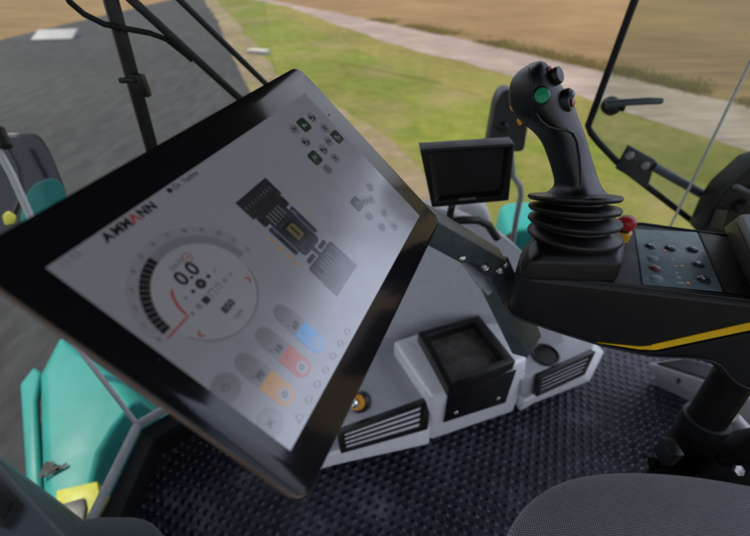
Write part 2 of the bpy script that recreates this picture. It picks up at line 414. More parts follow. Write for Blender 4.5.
gin = [V((60, -40)), V((20, -8)), *[p+V((0, 0)) for p in gfar]]
ribbon('grass', 'grass_verge', vedge, [V((70, -40)), V((30, -10))]+[p+V((.1, .3)) for p in gfar[1:]], .004, .12, .05)
def mixp(A_, B_, t): return [a_*(1-t)+b_*t for a_, b_ in zip(resamp(A_, 60), resamp(B_, 60))]
near_e = [V((6, -4)), V((2.6, 3.0)), G2(420, 160), G2(300, 92), G2(238, 24), G2(214, 0)]
far_e = [lo[-1]+d1*9, *lo[::-1]]
ribbon('dry', 'dry_grass', mixp(near_e, far_e, .62), mixp(near_e, far_e, 1.02), .006, .10, .03)
ribbon('gravel', 'gravel_road', [up[0]+d0*50]+up+[up[-1]+d1*60], [lo[0]+d0*50]+lo+[lo[-1]+d1*60], .008, .16, .20)
ribbon('dirt', 'dirt_shoulder', [p-V((.12, 0)) for p in edge[1:6]], [V((2.9, 0)), V((2.6, 2.0)), G2(470, 214), G2(425, 178), G2(392, 140), G2(340, 108), G2(280, 76), G2(236, 22), G2(216, 0)], .016, .08, .14, 120)
# grass and weeds standing on the verge (one uncountable mass each)
def blades(mb, base, h, n, spread, mat):
    for _ in range(n):
        a = random.uniform(0, 2*math.pi); r = random.uniform(0, spread)
        p = base+V((math.cos(a)*r, math.sin(a)*r, 0)); b = random.uniform(0, 6.28); wv = .012*random.uniform(.7, 1.5)
        d = V((math.cos(b), math.sin(b), 0)); lean = V((random.uniform(-.5, .5), random.uniform(-.5, .5), 1)).normalized()*h*random.uniform(.5, 1.2)
        mb.add([p-d*wv, p+d*wv, p+lean], [[0, 1, 2]], mat)
def along(poly, t): return lerp_path(poly, t)
wb = MB('dryblade')
for _ in range(2600):
    t = random.random(); p = along(up[1:], t); nrm = V((-d1.y, d1.x)); 
    if nrm.y < 0: nrm = -nrm
    p = p+nrm*abs(random.gauss(0, .45))
    if noise.noise(V((p.x*.5, p.y*.5, 4))) < -.25: continue
    blades(wb, V((p.x, p.y, GZ)), random.uniform(.04, .12), 6, .25, 'dryblade' if random.random() < .75 else 'blade')
tag(wb.build('roadside_weeds', sharp=180), kind='stuff')
p = WZ(259, 54, GZ); s1 = MB('concrete'); s1.box(p+V((0, 0, .06)), .62, .30, .12, Matrix.Rotation(rad(-20), 3, 'Z'))
tag(s1.build('concrete_block', bevel=.02), 'pale flat concrete block on the verge beside the asphalt edge', 'block')
p = WZ(55, 39, GZ)  # solid plate modelled in place of a pale reflection on the glass
o = MB('glare_white').box(p+V((0, .1, .09)), 1.25, .75, .10, Matrix.Rotation(rad(10), 3, 'Z') @ Matrix.Rotation(rad(14), 3, 'X')).build('glare_plate', bevel=.012)
tag(o, 'pale flat plate standing in for a reflection on the glass, far left of the asphalt', 'glare_plate')

# ------------------------------------------------------------------ cab shell
WX0 = -.61; CORN = V((-.61, .51, 0)); CORN2 = V((-.20, .86, 0)); SILL = .15
floor = MB('mat').poly([(-.60, -.8, 0), (1.35, -.8, 0), (1.35, .98, 0), (.3, .98, 0), (-.22, .84, 0), (-.60, .50, 0)]).build('floor'); tag(floor, kind='structure')
roof = thing('cab_roof', 'dark roof of the cab, stretched forward to block sun, on slim corner posts', 'roof', (.3, .1, 1.75))  # roof edges stretched past the windscreen, unseen, to keep sun off the floor
MB('headliner').loft([[V((-1.8, -1.0, 1.75)), V((1.45, -1.0, 1.75)), V((1.45, 1.9, 1.75)), V((-1.8, 1.9, 1.75))],
                      [V((-1.75, -.95, 1.85)), V((1.40, -.95, 1.85)), V((1.40, 1.85, 1.85)), V((-1.75, 1.85, 1.85))]]).build('roof_panel', roof, bevel=.02)
for x, y in ((-.63, -.85), (1.38, -.85), (1.38, 1.03)):
    MB('darkgrey').box((x, y, .5), .06, .06, 2.49).build('post', roof, bevel=.008)
# lower body under the floor, so that the cab does not hover
body = thing('machine_body', 'teal lower body of the machine under the cab floor', 'machine', (.4, .1, GZ))
MB('black').box((.42, .09, -.30), 1.9, 1.7, .55).build('chassis', body, bevel=.03)
MB('black').lathe((.4, -.85, GZ+.55), [(0, 0), (.5, 0), (.55, .05), (.55, 1.65), (.5, 1.7), (0, 1.7)], (0, 1, 0)).build('drum', body)
# windscreen
ws = thing('windscreen', 'front windscreen with grey trim running along its lower edge', 'windscreen', (WX0, 0, SILL))
MB('glass').poly([(WX0, -.8, SILL), (WX0, .505, SILL), (WX0, .505, 1.75), (WX0, -.8, 1.75)]).build('pane', ws)
MB('sealgrey').beam((WX0+.004, -.8, SILL), (WX0+.004, .51, SILL), .014, .022).build('trim', ws, bevel=.003)
MB('seal').loft([[V((WX0+.012, -.8, SILL-.012)), V((WX0+.055, -.8, SILL-.02)), V((WX0+.02, -.8, .001)), V((WX0-.005, -.8, .001))],
                 [V((WX0+.012, .505, SILL-.012)), V((WX0+.05, .495, SILL-.02)), V((WX0+.02, .50, .001)), V((WX0-.005, .505, .001))]]).build('sill', ws, bevel=.004)
cd2 = (CORN2-CORN).normalized(); cn = V((-cd2.y, cd2.x, 0))      # cn points out of the cab
cw = thing('corner_window', 'narrow angled corner pane beside the windscreen with a pale vertical joint', 'window', CORN+V((0, 0, SILL)))
MB('glass').poly([CORN+V((.004, .004, SILL)), CORN2+V((0, 0, SILL)), CORN2+V((0, 0, 1.75)), CORN+V((.004, .004, 1.75))]).build('pane', cw)
MB('sealgrey').beam(CORN+V((.006, 0, SILL)), CORN2+V((0, 0, SILL)), .014, .022).build('trim', cw, bevel=.003)
MB('palegrey').tube([CORN+V((0, .002, SILL)), CORN+V((0, .002, 1.75))], .0055).build('joint', cw)
MB('seal').loft([[CORN-cn*.012+V((0, 0, SILL-.012)), CORN-cn*.05+V((.01, 0, SILL-.02)), CORN-cn*.02+V((0, 0, .001)), CORN+V((0, 0, .001))],
                 [CORN2-cn*.012+V((0, 0, SILL-.012)), CORN2-cn*.05+V((0, 0, SILL-.02)), CORN2-cn*.02+V((0, 0, .001)), CORN2+V((0, 0, .001))]]).build('sill', cw, bevel=.004)
# wiper outside the corner pane
wp = CORN+cn*.035
WPn = lambda x, y, o=0: WP(x, y, wp+cn*o, cn)
def ext(a, b, k): return a+(b-a)*k
wi = thing('wiper', 'black pantograph wiper arms with washer hose outside the corner pane', 'wiper', WPn(150, 140))
a, b = WPn(112, 4), WPn(151, 145)
mb = MB('black'); mb.beam(ext(b, a, 1.9), ext(a, b, 1.7), .022, .012, cn); mb.build('wiper_blade', wi, bevel=.003)
a2, b2 = WPn(108, 0, .016), WPn(147, 145, .016)
MB('seal').beam(ext(b2, a2, 1.85), ext(a2, b2, 1.6), .008, .010, cn).build('blade_rubber', wi)
mb = MB('black'); mb.box(WPn(140, 84, -.010), .024, .016, .034); mb.box(WPn(128, 80, -.006), .03, .012, .010); mb.box(WPn(146, 92, -.008), .014, .014, .016); mb.build('blade_clip', wi, bevel=.004)
a, b = WPn(132, 0, -.02), WPn(238, 97, -.02)
MB('black').beam(ext(b, a, 1.5), ext(a, b, 1.35), .014, .010, cn).build('wiper_arm', wi, bevel=.003)
a, b = WPn(180, 0, .02), WPn(266, 84, .02)
MB('black').beam(ext(b, a, 1.5), ext(a, b, 1.3), .011, .010, cn).build('wiper_arm', wi, bevel=.003)
hp = [(52, -30), (62, -12), (70, 2), (84, 14), (104, 24), (128, 29), (150, 33), (166, 39), (180, 50), (192, 60)]
MB('seal').tube([WPn(x, y, -.014) for x, y in hp], .0045).build('washer_hose', wi)

# ------------------------------------------------------------------ things outside the windscreen (left)
fx = [(19, 383), (60, 334), (142, 398), (172, 420), (125, 470), (104, 500), (88, 520), (30, 520), (24, 470)]
fe = thing('front_fender', 'teal front fender with a dark groove and yellow patch outside the windscreen', 'fender', WZ(80, 430, -.9))
top = [WZ(x, y, -.16) for x, y in [(45, 372), (62, 342), (118, 385), (132, 404), (112, 428), (98, 452), (92, 478), (86, 540), (50, 540), (47, 450)]]
mid = [WZ(x, y, -.19) for x, y in [(40, 376), (61, 336), (126, 384), (142, 402), (122, 432), (107, 456), (100, 482), (92, 550), (46, 550), (42, 460)]]
bot = [p+V((0, 0, -.45))+(V((.06, -.03, 0)) if 2 <= i <= 7 else V()) for i, p in enumerate(mid)]
bot = [p if not 2 <= i <= 7 else V((min(p.x+.16, -.66), p.y, p.z)) for i, p in enumerate(bot)]
MB('teal').loft([bot, mid, top]).build('fender_body', fe, bevel=.012, seg=3)
st = [WZ(x, y, -.19) for x, y in [(19, 384), (33, 366), (41, 372), (36, 400), (42, 500), (44, 545), (30, 545), (25, 480)]]
MB('teal').loft([[p+V((0, 0, -.5)) for p in st], st]).build('fender_edge', fe, bevel=.012, seg=3)
gr = [WZ(x, y, -.21) for x, y in [(34, 392), (52, 352), (58, 400), (56, 470), (60, 545), (38, 545), (36, 470)]]
MB('seal').loft([[p+V((0, 0, -.4)) for p in gr], gr]).build('groove', fe)
yp = [WZ(x, y, -.150) for x, y in [(56, 490), (97, 481), (101, 500), (88, 524), (54, 524)]]
MB('yellowgreen').loft([[p+V((0, 0, -.12)) for p in yp], yp]).build('yellow_patch', fe, bevel=.005)
pl = [WZ(x, y, -.140) for x, y in [(46, 508), (84, 497), (86, 508), (80, 540), (52, 540)]]
MB('darkgrey').loft([[p+V((0, 0, -.14)) for p in pl], pl]).build('grey_step', fe, bevel=.005)
st = MB('seal')
for q in ([(38, 477), (46, 461), (50, 462), (44, 478)], [(45, 471), (51, 461), (55, 462), (49, 473)], [(39, 479), (67, 462), (67, 465.5), (46, 477)], [(51, 468), (61, 464), (59, 470), (50, 472)]):
    st.poly([WZ(x, y, -.150) for x, y in q])
st.build('emblem', fe)
# mirror outside on the left
mi = thing('side_mirror', 'dark rounded side mirror on a pale tube at the left edge outside', 'mirror', WD(30, 225, 1.25))
mo = [WD(x, y, 1.25) for x, y in [(-30, 134), (38, 132), (50, 150), (66, 190), (74, 235), (-30, 250)]]
mo = rpoly(mo, [0, .03, .03, .03, .03, 0]); nb = ray(20, 180).normalized()
MB('darkgrey').loft([mo, [p+nb*.035 for p in mo]]).build('mirror_housing', mi, bevel=.006)
mg = shrink(mo, .90); MB('mon_scr').poly([p-nb*.002 for p in mg]).build('mirror_glass', mi)
tp = [(-8, 139), (12, 175), (28, 211), (42, 245), (60, 290)]
MB('palegrey').tube([WD(x, y, 1.12) for x, y in tp], .0095).build('mirror_tube', mi)
MB('seal').tube([WD(-2, 129, 1.12), WD(6, 147, 1.12)], .016).build('tube_clamp', mi)
MB('darkgrey').tube([WD(4, 140, 1.2), WD(20, 170, 1.2), WD(22, 195, 1.2), WD(10, 225, 1.2)], .006).build('mirror_cable', mi)
lf = [WD(x, y, 1.18) for x, y in [(26, 196), (34, 184), (52, 177), (62, 183), (70, 205), (80, 260), (16, 270), (22, 210)]]
lf = rpoly(lf, .02); t = thing('teal_reflection', 'small teal shell standing in for the reflection in the left side mirror with a yellow green lamp', 'mirror_reflection', WD(45, 260, 1.18))
MB('teal').loft([lf, [p+nb*.05 for p in lf]]).build('reflection_shell', t, bevel=.012, seg=3)  # teal reflection of the machine modelled as a solid piece before the mirror
yl = rpoly([WD(x, y, 1.16) for x, y in [(2, 216), (8, 211), (17, 216), (15, 224), (5, 226)]], .008)
MB('yellowgreen').loft([yl, [p+nb*.03 for p in yl]]).build('lamp', t, bevel=.004)

# ------------------------------------------------------------------ lower left cab trim
t = thing('left_console', 'grey cab side console with a dark recess at the lower left corner', 'console', WZ(10, 520, 0))
lc = [WZ(x, y, .46) for x, y in [(-70, 405), (0, 462), (30, 496), (66, 536), (84, 575), (-40, 600), (-110, 520)]]
MB('teal_grey').loft([[V((p.x, p.y, .001)) for p in lc], lc]).build('console_body', t, bevel=.008, seg=3)
q = [WZ(x, y, .462) for x, y in [(-30, 470), (-4, 474), (25, 505), (10, 530), (-6, 524), (-40, 500)]]
MB('black').loft([q, [p+V((0, 0, .004)) for p in q]]).build('recess_frame', t, bevel=.002)
MB('seal').loft([[p+V((0, 0, .0045)) for p in shrink(q, .72)], [p+V((0, 0, .006)) for p in shrink(q, .68)]]).build('recess', t)
t = rpoly([WZ(x, y, .17) for x, y in [(62, 526), (90, 517), (140, 517), (160, 528), (172, 570), (60, 590)]], .03)
o = MB('teal_grey').loft([[V((p.x, p.y, .001)) for p in t], t]).build('heater_cover', bevel=.015, seg=3)
tag(o, 'blue grey rounded cover on the floor below the windscreen trim', 'cover')

# ------------------------------------------------------------------ dash at the front right corner
da = thing('dashboard', 'grey moulded corner dashboard with silver lip, vents and an open dark tray', 'dashboard', WZ(450, 380, 0))
A, B, Cc = WZ(400, 341, .19), WD(470, 222, 1.03), WD(548, 300, 1.10)
hn = (B-A).cross(Cc-A).normalized()
if hn.y > 0: hn = -hn
HP = lambda x, y: WP(x, y, A, hn)
hood = [HP(x, y) for x, y in [(320, 420), (330, 330), (372, 218), (436, 206), (474, 222), (503, 236), (530, 258), (548, 290), (566, 345), (520, 345), (420, 360), (330, 450)]]
hood = rpoly(hood, [0, .02, .04, .04, .04, .03, .04, .05, .02, 0, 0, 0])
MB('dash').loft([hood, [V((p.x*1.02, p.y+.13, max(.002, p.z-.05))) for p in hood]]).build('hood_panel', da, bevel=.014, seg=4)
Z0, Z1, Z2 = .20, .135, .05
def deck(name, top, bot, back, mat='dash'):
    tl = [WZ(x, y, Z0) for x, y in top]; bl = [WZ(x, y, Z1) for x, y in bot]
    bk = [WZ(x, y, Z0) for x, y in back]
    return MB(mat).loft([[*bl, *[V((p.x, p.y, Z1)) for p in bk]], [*tl, *bk]]).build(name, da, bevel=.006, seg=3)
deck('left_deck', [(300, 441), (336, 430), (431, 397)], [(305, 457), (340, 447), (428, 424)], [(398, 330), (360, 315), (300, 400)])
deck('right_deck', [(520, 380), (540, 372), (593, 348)], [(520, 398), (537, 391), (584, 371)], [(600, 320), (560, 295), (480, 300)])
def lip(topz, botz):
    pass
# silver lip along the foot of the dash
fl_ = [(305, 463), (336, 452), (430, 428)]; fb_ = [(308, 474), (336, 466), (430, 445)]
lp = MB('silver')
t1 = [WZ(x, y, .118) for x, y in fl_]; b1 = [WZ(x, y, .062) for x, y in fb_]
lp.loft([[*t1, *[p+V((-.02, .09, 0)) for p in t1[::-1]]], [*b1, *[p+V((-.02, .09, 0)) for p in b1[::-1]]]])
lp.build('left_lip', da, bevel=.008, seg=3)
t1 = [WZ(x, y, .118) for x, y in [(524, 402), (538, 394), (582, 374), (594, 350)]]; b1 = [WZ(x, y, .062) for x, y in [(520, 412), (534, 404), (590, 382), (605, 352)]]
lp = MB('silver'); lp.loft([[*t1, *[p+V((-.03, .08, 0)) for p in t1[::-1]]], [*b1, *[p+V((-.03, .08, 0)) for p in b1[::-1]]]]); lp.build('right_lip', da, bevel=.007, seg=3)
# base below everything
t1 = [WZ(x, y, .062) for x, y in [(306, 472), (336, 460), (430, 440), (515, 410), (588, 378)]]
mb = MB('black'); mb.loft([[*[p+V((0, .03, 0)) for p in t1], *[p+V((0, .2, 0)) for p in t1[::-1]]], [*[V((p.x, p.y+.04, .002)) for p in t1], *[V((p.x, p.y+.2, .002)) for p in t1[::-1]]]]); mb.build('plinth', da)
# centre block (silver) with tray
ct = [WZ(x, y, .25) for x, y in [(431, 397), (528, 358), (489, 309), (393, 341)]]
cb = [WZ(x, y, .062) for x, y in [(430, 441), (514, 412), (527, 390)]]+[V((ct[2].x, ct[2].y, .062)), V((ct[3].x, ct[3].y, .062))]
cm = [WZ(430.5, 414, .175)]
n_ = (cb[1]-cb[0]).cross(cm[0]-cb[0]).normalized(); cm.append(WP(526, 376, cb[0], n_))
MB('silver').loft([[cb[0], cb[1], V((ct[2].x, ct[2].y, .062)), V((ct[3].x, ct[3].y, .062))],
                   [cm[0], cm[1], V((ct[2].x, ct[2].y, .175)), V((ct[3].x, ct[3].y, .175))], ct]).build('centre_block', da, bevel=.010, seg=3)
# dark front panel set in the silver frame
ff = lambda x, y: None
fa, fb2, fc = cb[0], cb[1], ct[0]
def bil(q, s, t):   # q: TL, TR, BR, BL
    return (q[0]*(1-s)+q[1]*s)*(1-t)+(q[3]*(1-s)+q[2]*s)*t
outw = V((.38, -.9, .25)).normalized()
def FP(x, y):       # onto the front face of the centre block
    n_ = (cm[1]-cb[0]).cross(cm[0]-cb[0]).normalized(); return WP(x, y, cb[0]+(n_ if n_.dot(CAM-cb[0]) > 0 else -n_)*.002, n_)
pf = [FP(x, y) for x, y in [(447.5, 393), (516, 369), (505, 402), (443, 422)]]
n_ = (pf[1]-pf[0]).cross(pf[3]-pf[0]).normalized()
if n_.dot(CAM-pf[0]) < 0: n_ = -n_
fp = MB('tray').loft([pf, [p+n_*.003 for p in pf]]).build('front_panel', da, bevel=.001)
for x, y in ((455, 411), (497, 397)):
    c = FP(x, y)+n_*.005; MB('steel').lathe(c, [(0, .004), (.004, .0035), (.006, .0015), (.006, 0), (0, 0)][::-1], n_, n=16).build('screw', fp)
# tray walls + liner
tz0, tz1 = .249, .285
to = [WZ(x, y, tz1) for x, y in [(418, 332), (479, 315), (516, 361), (449, 388)]]
ti = [WZ(x, y, tz1) for x, y in [(428, 335), (475, 321), (505, 358), (453, 380)]]
ob_ = [V((p.x, p.y, tz0)) for p in to]; ib = [V((p.x, p.y, tz0+.004)) for p in ti]
MB('tray').loft([ob_, to, ti, ib], caps=False).build('tray_frame', da, bevel=.0025)
MB('traymat').poly(ib).build('tray_liner', da)
# vents
def vent(top, bot, nsl, za, zb, fill=.74):
    q = [WZ(*top[0], za), WZ(*top[1], za), WZ(*bot[1], zb), WZ(*bot[0], zb)]
    n_ = (q[1]-q[0]).cross(q[3]-q[0]).normalized()
    if n_.dot(CAM-q[0]) < 0: n_ = -n_
    q = [p+n_*.010 for p in q]
    qi = [bil(q, .06, .16), bil(q, .90, .16), bil(q, .90, .88), bil(q, .06, .88)]
    fr = MB('tray'); fr.loft([[p-n_*.02 for p in q], q, qi, [p-n_*.008 for p in qi]], caps=False); fr.poly([p-n_*.008 for p in qi])
    f = fr.build('air_vent', da, bevel=.0012)
    for k in range(nsl):
        t0, t1 = (k+.10)/nsl, (k+.10+fill)/nsl
        s = [bil(qi, .01, t0), bil(qi, .99, t0), bil(qi, .99, t1), bil(qi, .01, t1)]
        s = [s[0]+n_*.0015, s[1]+n_*.0015, s[2]-n_*.004, s[3]-n_*.004]
        MB('silver').loft([[p-n_*.003 for p in s], s]).build('slat', f, bevel=.0008)
vent([(336, 430), (429, 396)], [(340, 451), (426, 427)], 4, .2, .135)
vent([(536, 375), (593, 350)], [(534, 395), (582, 373)], 4, .2, .135, .55)
# cup holder on the right deck
c = WZ(545, 355, .2)
MB('tray').lathe(c, [(.036, 0), (.040, .003), (.036, .006), (.032, .004), (.031, .001), (0, .001)]).build('cup_holder', da)
# key switch with orange cap left of the tray
c = WZ(360, 402, .215); ax = V((-.35, -.55, .75)).normalized()
ks = MB('tray').lathe(c-ax*.014, [(0, 0), (.026, 0), (.026, .018), (.021, .024), (0, .024)], ax).build('switch_base', da)
MB('amber').lathe(c, [(0, .008), (.016, .008), (.019, .013), (.017, .030), (0, .032)], ax).build('orange_cap', ks)
MB('steel').lathe(c+ax*.024, [(0, .006), (.010, .006), (.011, .018), (.007, .024), (0, .025)], ax).build('chrome_knob', ks)

# ------------------------------------------------------------------ control display (tablet)
TL = V((-.16513837, .15056308, .97379342)); U = V((.37646737, .92488273, .05351873)); Vv = V((.69401017, -.24328168, -.67761635)); N = V((.61369553, -.29224298, .73346563))
def D(u, v, h=0): return TL+U*(u/1000)+Vv*(v/1000)+N*(h/1000)
def SP(x, y):
    p = WP(x, y, TL, N)-TL; return p.dot(U)*1000, p.dot(Vv)*1000
def rr_(u0, v0, u1, v1, r, h, n=6): return rpoly([D(u0, v0, h), D(u1, v0, h), D(u1, v1, h), D(u0, v1, h)], r/1000, n)
tb = thing('control_display', 'large tilted black touch display showing the speed dial, filling the left half', 'display', D(140, 85, -30))
MB('bezel').loft([rr_(-18.5, -24.5, 284, 188.5, 12, -1.2), rr_(-18.5, -24.5, 284, 188.5, 12, -.4), rr_(-17.9, -23.9, 283.4, 187.9, 12, 0)]).build('cover_glass', tb)
MB('bronze').loft([rr_(-18.8, -24.8, 284.3, 188.8, 12, -1.3), rr_(-19.2, -25.2, 284.7, 189.2, 12, -3), rr_(-19.2, -25.2, 284.7, 189.2, 12, -8), rr_(-18, -24, 283.5, 188, 12, -10)]).build('rim', tb)
MB('black').loft([rr_(-17, -23, 282.5, 187, 12, -10.1), rr_(-15, -21, 280.5, 185, 12, -14), rr_(10, 4, 250, 160, 12, -22)]).build('back_shell', tb)
sb = MB('scr_bg'); sb.poly([D(0, 0, .15), D(261, 0, .15), D(261, 164.1, .15), D(0, 164.1, .15)]); scr = sb.build('screen', tb)
MB('palegrey').lathe(D(*SP(330, 114), .1), [(0, .0003), (.0008, .0002), (.0009, 0), (0, 0)][::-1], N, n=10).build('light_sensor', tb)
MB('palegrey').lathe(D(*SP(372, 164), .1), [(0, .0003), (.0008, .0002), (.0009, 0), (0, 0)][::-1], N, n=10).build('light_sensor', tb)
def arc(mb, cu, cv, r0, r1, a0, a1, h, mat, n=24):
    A_ = [rad(a0+(a1-a0)*i/n) for i in range(n+1)]
    o_ = [D(cu+r1*math.cos(t), cv-r1*math.sin(t), h) for t in A_]; i_ = [D(cu+r0*math.cos(t), cv-r0*math.sin(t), h) for t in A_]
    mb.loft([o_, i_], mat, caps=False, closed=False)
def disc(mb, cu, cv, r, h, mat, n=28): mb.poly([D(max(.3, cu+r*math.cos(2*math.pi*k/n)), cv+r*math.sin(2*math.pi*k/n), h) for k in range(n)], mat)
def rect(mb, u0, v0, u1, v1, h, mat, r=0):
    mb.poly(rr_(u0, v0, u1, v1, r, h) if r else [D(u0, v0, h), D(u1, v0, h), D(u1, v1, h), D(u0, v1, h)], mat)
def stext(mb, s_, u, v, size, mat, h=.6, bold=0, align='CENTER', rot=0):
    c_, q_ = math.cos(rot), math.sin(rot); text_mesh(mb, s_, size/1000, D(u, v, h), U*c_+Vv*q_, Vv*-c_+U*q_, mat, align, bold)
# header
hd = MB()
pos = 29.6
for ch, mt_ in zip('AMM\u039bNN', ('scr_blk', 'scr_blk', 'scr_blk', 'scr_red', 'scr_blk', 'scr_blk')):
    stext(hd, ch, pos, 5.0, 7.6, mt_, bold=.00038, align='LEFT'); pos += hd.last*1000+.55
print('lettering ends', pos)
hd.build('brand_lettering', scr)
hd = MB(); disc(hd, 81.5, 3.2, 1.9, .4, 'scr_dark'); stext(hd, 'Dr. Yachte', 84.8, 3.6, 5.0, 'scr_dark', align='LEFT', bold=.00008); hd.build('user_name', scr)
hd = MB(); stext(hd, '11:32', 4.2, 3.4, 5.4, 'scr_grey', align='LEFT'); hd.build('clock', scr)
# speed dial
GU, GV = 46, 63.5
gm = MB()
arc(gm, GU, GV, 31.5, 37.4, 0, 180, .3, 'scr_lite', 48); arc(gm, GU, GV, 37.8, 43.5, 10, 176, .25, 'scr_pale', 40)
disc(gm, GU, GV, 31.4, .3, 'scr_disc', 60)
arc(gm, GU, GV, 31.4, 32.6, 200, 345, .28, 'scr_lite', 40); arc(gm, GU, GV, 32.6, 33.6, 215, 330, .28, 'scr_pale', 40)
for k in range(14):
    a1 = 180-k*5.6; arc(gm, GU, GV, 31.6, 37.4, a1-.9, a1-5.0, .4, 'scr_blk', 4)
    arc(gm, GU, GV, 31.6, 37.4, a1, a1-.9, .4, 'scr_dark', 1)
for k in range(13):
    t_ = rad(180-k*15); stext(gm, str(k), GU+40.8*math.cos(t_), GV-40.8*math.sin(t_), 4.4, 'scr_dark', h=.45)
def stroke(mb, pts, w_, h, mat):
    for (u0, v0), (u1, v1) in zip(pts, pts[1:]):
        dx, dy = u1-u0, v1-v0; l = math.hypot(dx, dy); nx, ny = -dy/l*w_/2, dx/l*w_/2
        mb.poly([D(u0+nx, v0+ny, h), D(u1+nx, v1+ny, h), D(u1-nx, v1-ny, h), D(u0-nx, v0-ny, h)], mat)
stroke(gm, [(8.5, 66.5), (25.5, 66.0)], 1.1, .55, 'scr_red')
arc(gm, GU, GV, 19.8, 21.2, 184, 135, .55, 'scr_red', 16)
gm.build('speed_dial', scr)
ro = MB()
stext(ro, '0.0', 45.2, 48.4, 13, 'scr_blk', bold=.00032); stext(ro, 'km/h', 45.6, 40.0, 5.0, 'scr_grey', bold=.00008)
u_, v_ = SP(187, 258); disc(ro, u_, v_, 3.4, .4, 'scr_pink'); disc(ro, u_, v_, 2.5, .5, 'scr_disc'); rect(ro, u_-1.5, v_-.5, u_+1.5, v_+.5, .6, 'scr_red'); 
for k, (du, r_) in enumerate(((-13, .9), (-7, 1.3), (0, 3.3), (7, 1.4), (13, .8))): disc(ro, 46+du, 58, r_, .4, 'scr_blk' if k == 2 else ('scr_grey' if k in (0, 4) else 'scr_dark'))
disc(ro, 46, 58, 1.4, .5, 'scr_grey')
for k in range(7):
    uu = 28+k*6; s_ = (1.0, 1.5, 2.3, 2.6, 2.2, 1.4, .9)[k]
    if k in (2,): rect(ro, uu-s_, 67-s_, uu+s_, 67+s_, .4, 'scr_dark', .6)
    else: stroke(ro, [(uu-s_*.6, 67+s_), (uu-s_*.6, 67-s_), (uu+s_*.7, 67-s_), (uu+s_*.7, 67+s_)], .7, .4, 'scr_dark' if k == 1 else 'scr_grey')
stext(ro, '850', 46, 79.5, 6.6, 'scr_blk', bold=.00030); stext(ro, 'rpm', 46.5, 87, 4.4, 'scr_grey', bold=.0001)
for uu, vv, d_ in ((70, 77.5, 1), (21.5, 78.5, -1)): stroke(ro, [(uu-1.3*d_, vv-2.4), (uu+1.3*d_, vv), (uu-1.3*d_, vv+2.4)], 1.1, .5, 'scr_red')
ro.build('dial_readout', scr)
# machine seen from above
ma = MB(); mu = 128.5
rect(ma, mu-19, 35, mu+19, 52, .3, 'scr_dark'); rect(ma, mu-17, 52, mu+17, 62, .3, 'scr_dark', 2)
rect(ma, mu-12, 60, mu+12, 98, .32, 'scr_steel', 5); rect(ma, mu-17, 64, mu-12.5, 92, .3, 'scr_steel', 2); rect(ma, mu+12.5, 64, mu+17, 92, .3, 'scr_steel', 2)
rect(ma, mu-8, 70, mu+8, 89, .4, 'scr_blk', 3); rect(ma, mu-4.5, 73, mu+4.5, 86, .5, 'scr_yel', 1.5); rect(ma, mu-1, 74.5, mu+1, 84, .55, 'scr_blk')
rect(ma, mu-2, 98, mu+2, 106, .35, 'scr_blk'); rect(ma, mu-14, 100, mu-4, 104, .35, 'scr_blk', .8); rect(ma, mu+4, 100, mu+14, 104, .35, 'scr_blk', .8)
rect(ma, mu-18.5, 105, mu+18.5, 122, .3, 'scr_steel', 3); rect(ma, mu-19, 121, mu+19, 136, .32, 'scr_dark')
for k in range(5): rect(ma, mu-9+k*3.6, 56, mu-7.4+k*3.6, 66, .45, 'scr_grey'); rect(ma, mu-9+k*3.6, 109, mu-7.4+k*3.6, 119, .45, 'scr_grey')
for v0 in (39, 45, 122.5): rect(ma, mu-15, v0, mu+15, v0+.7, .42, 'scr_steel')
rect(ma, mu-15, 108, mu-14, 120, .42, 'scr_grey'); rect(ma, mu+14, 108, mu+15, 120, .42, 'scr_grey'); rect(ma, mu-10, 66, mu-9, 92, .42, 'scr_blk'); rect(ma, mu+9, 66, mu+10, 92, .42, 'scr_blk')
for k in range(9): rect(ma, mu-16+k*3.7, 41.5, mu-15.2+k*3.7, 44.2, .43, 'scr_grey'); rect(ma, mu-15.5+k*3.7, 125, mu-14.9+k*3.7, 132, .43, 'scr_steel')
for sx in (-1, 1):
    rect(ma, mu+sx*13-1.2, 67, mu+sx*13+1.2, 71, .43, 'scr_grey'); rect(ma, mu+sx*15-1, 74, mu+sx*15+1, 90, .43, 'scr_blk'); disc(ma, mu+sx*14, 57, 1.4, .43, 'scr_blk', 12); disc(ma, mu+sx*12, 114, 1.6, .43, 'scr_blk', 12)
rect(ma, mu-7, 62, mu+7, 67, .43, 'scr_blk', 1); rect(ma, mu-6, 91, mu+6, 95.5, .43, 'scr_blk', 1); rect(ma, mu-13, 106.3, mu+13, 107.3, .43, 'scr_blk')
for k in range(4): rect(ma, mu-22.5, 69+k*8.5, mu-20.7, 73+k*8.5, .35, 'scr_orange')
for k in range(3): rect(ma, mu+20, 60+k*13, mu+21.3, 62.5+k*13, .35, 'scr_orange')
ma.build('machine_picture', scr)
# three level bars
for uu, mt, num in ((67.2, 'scr_blue', '60'), (46, 'scr_rust', '18'), (24.6, 'scr_orange', '70')):
    p_ = MB(); rect(p_, uu-7, 103, uu+7, 149, .3, 'scr_lite', 14)
    pts = [D(uu-7, 126, .4), D(uu+7, 126, .4)]+[D(uu+7*math.cos(rad(a_)), 142+7*math.sin(rad(a_)), .4) for a_ in range(0, 181, 15)]
    p_.poly(pts, mt); disc(p_, uu, 142, 4.3, .5, 'scr_disc'); disc(p_, uu, 142, 2.1, .6, 'scr_dark' if mt != 'scr_blue' else 'scr_blue'); disc(p_, uu, 142, .9, .65, 'scr_disc')
    stext(p_, num, uu-.5, 122.2, 6.4, 'scr_blk', bold=.00015); stext(p_, 'l', uu-1, 129.5, 4.2, 'scr_dark'); disc(p_, uu-4.5, 118.5, .6, .4, 'scr_dark')
    p_.build('level_bar', scr)
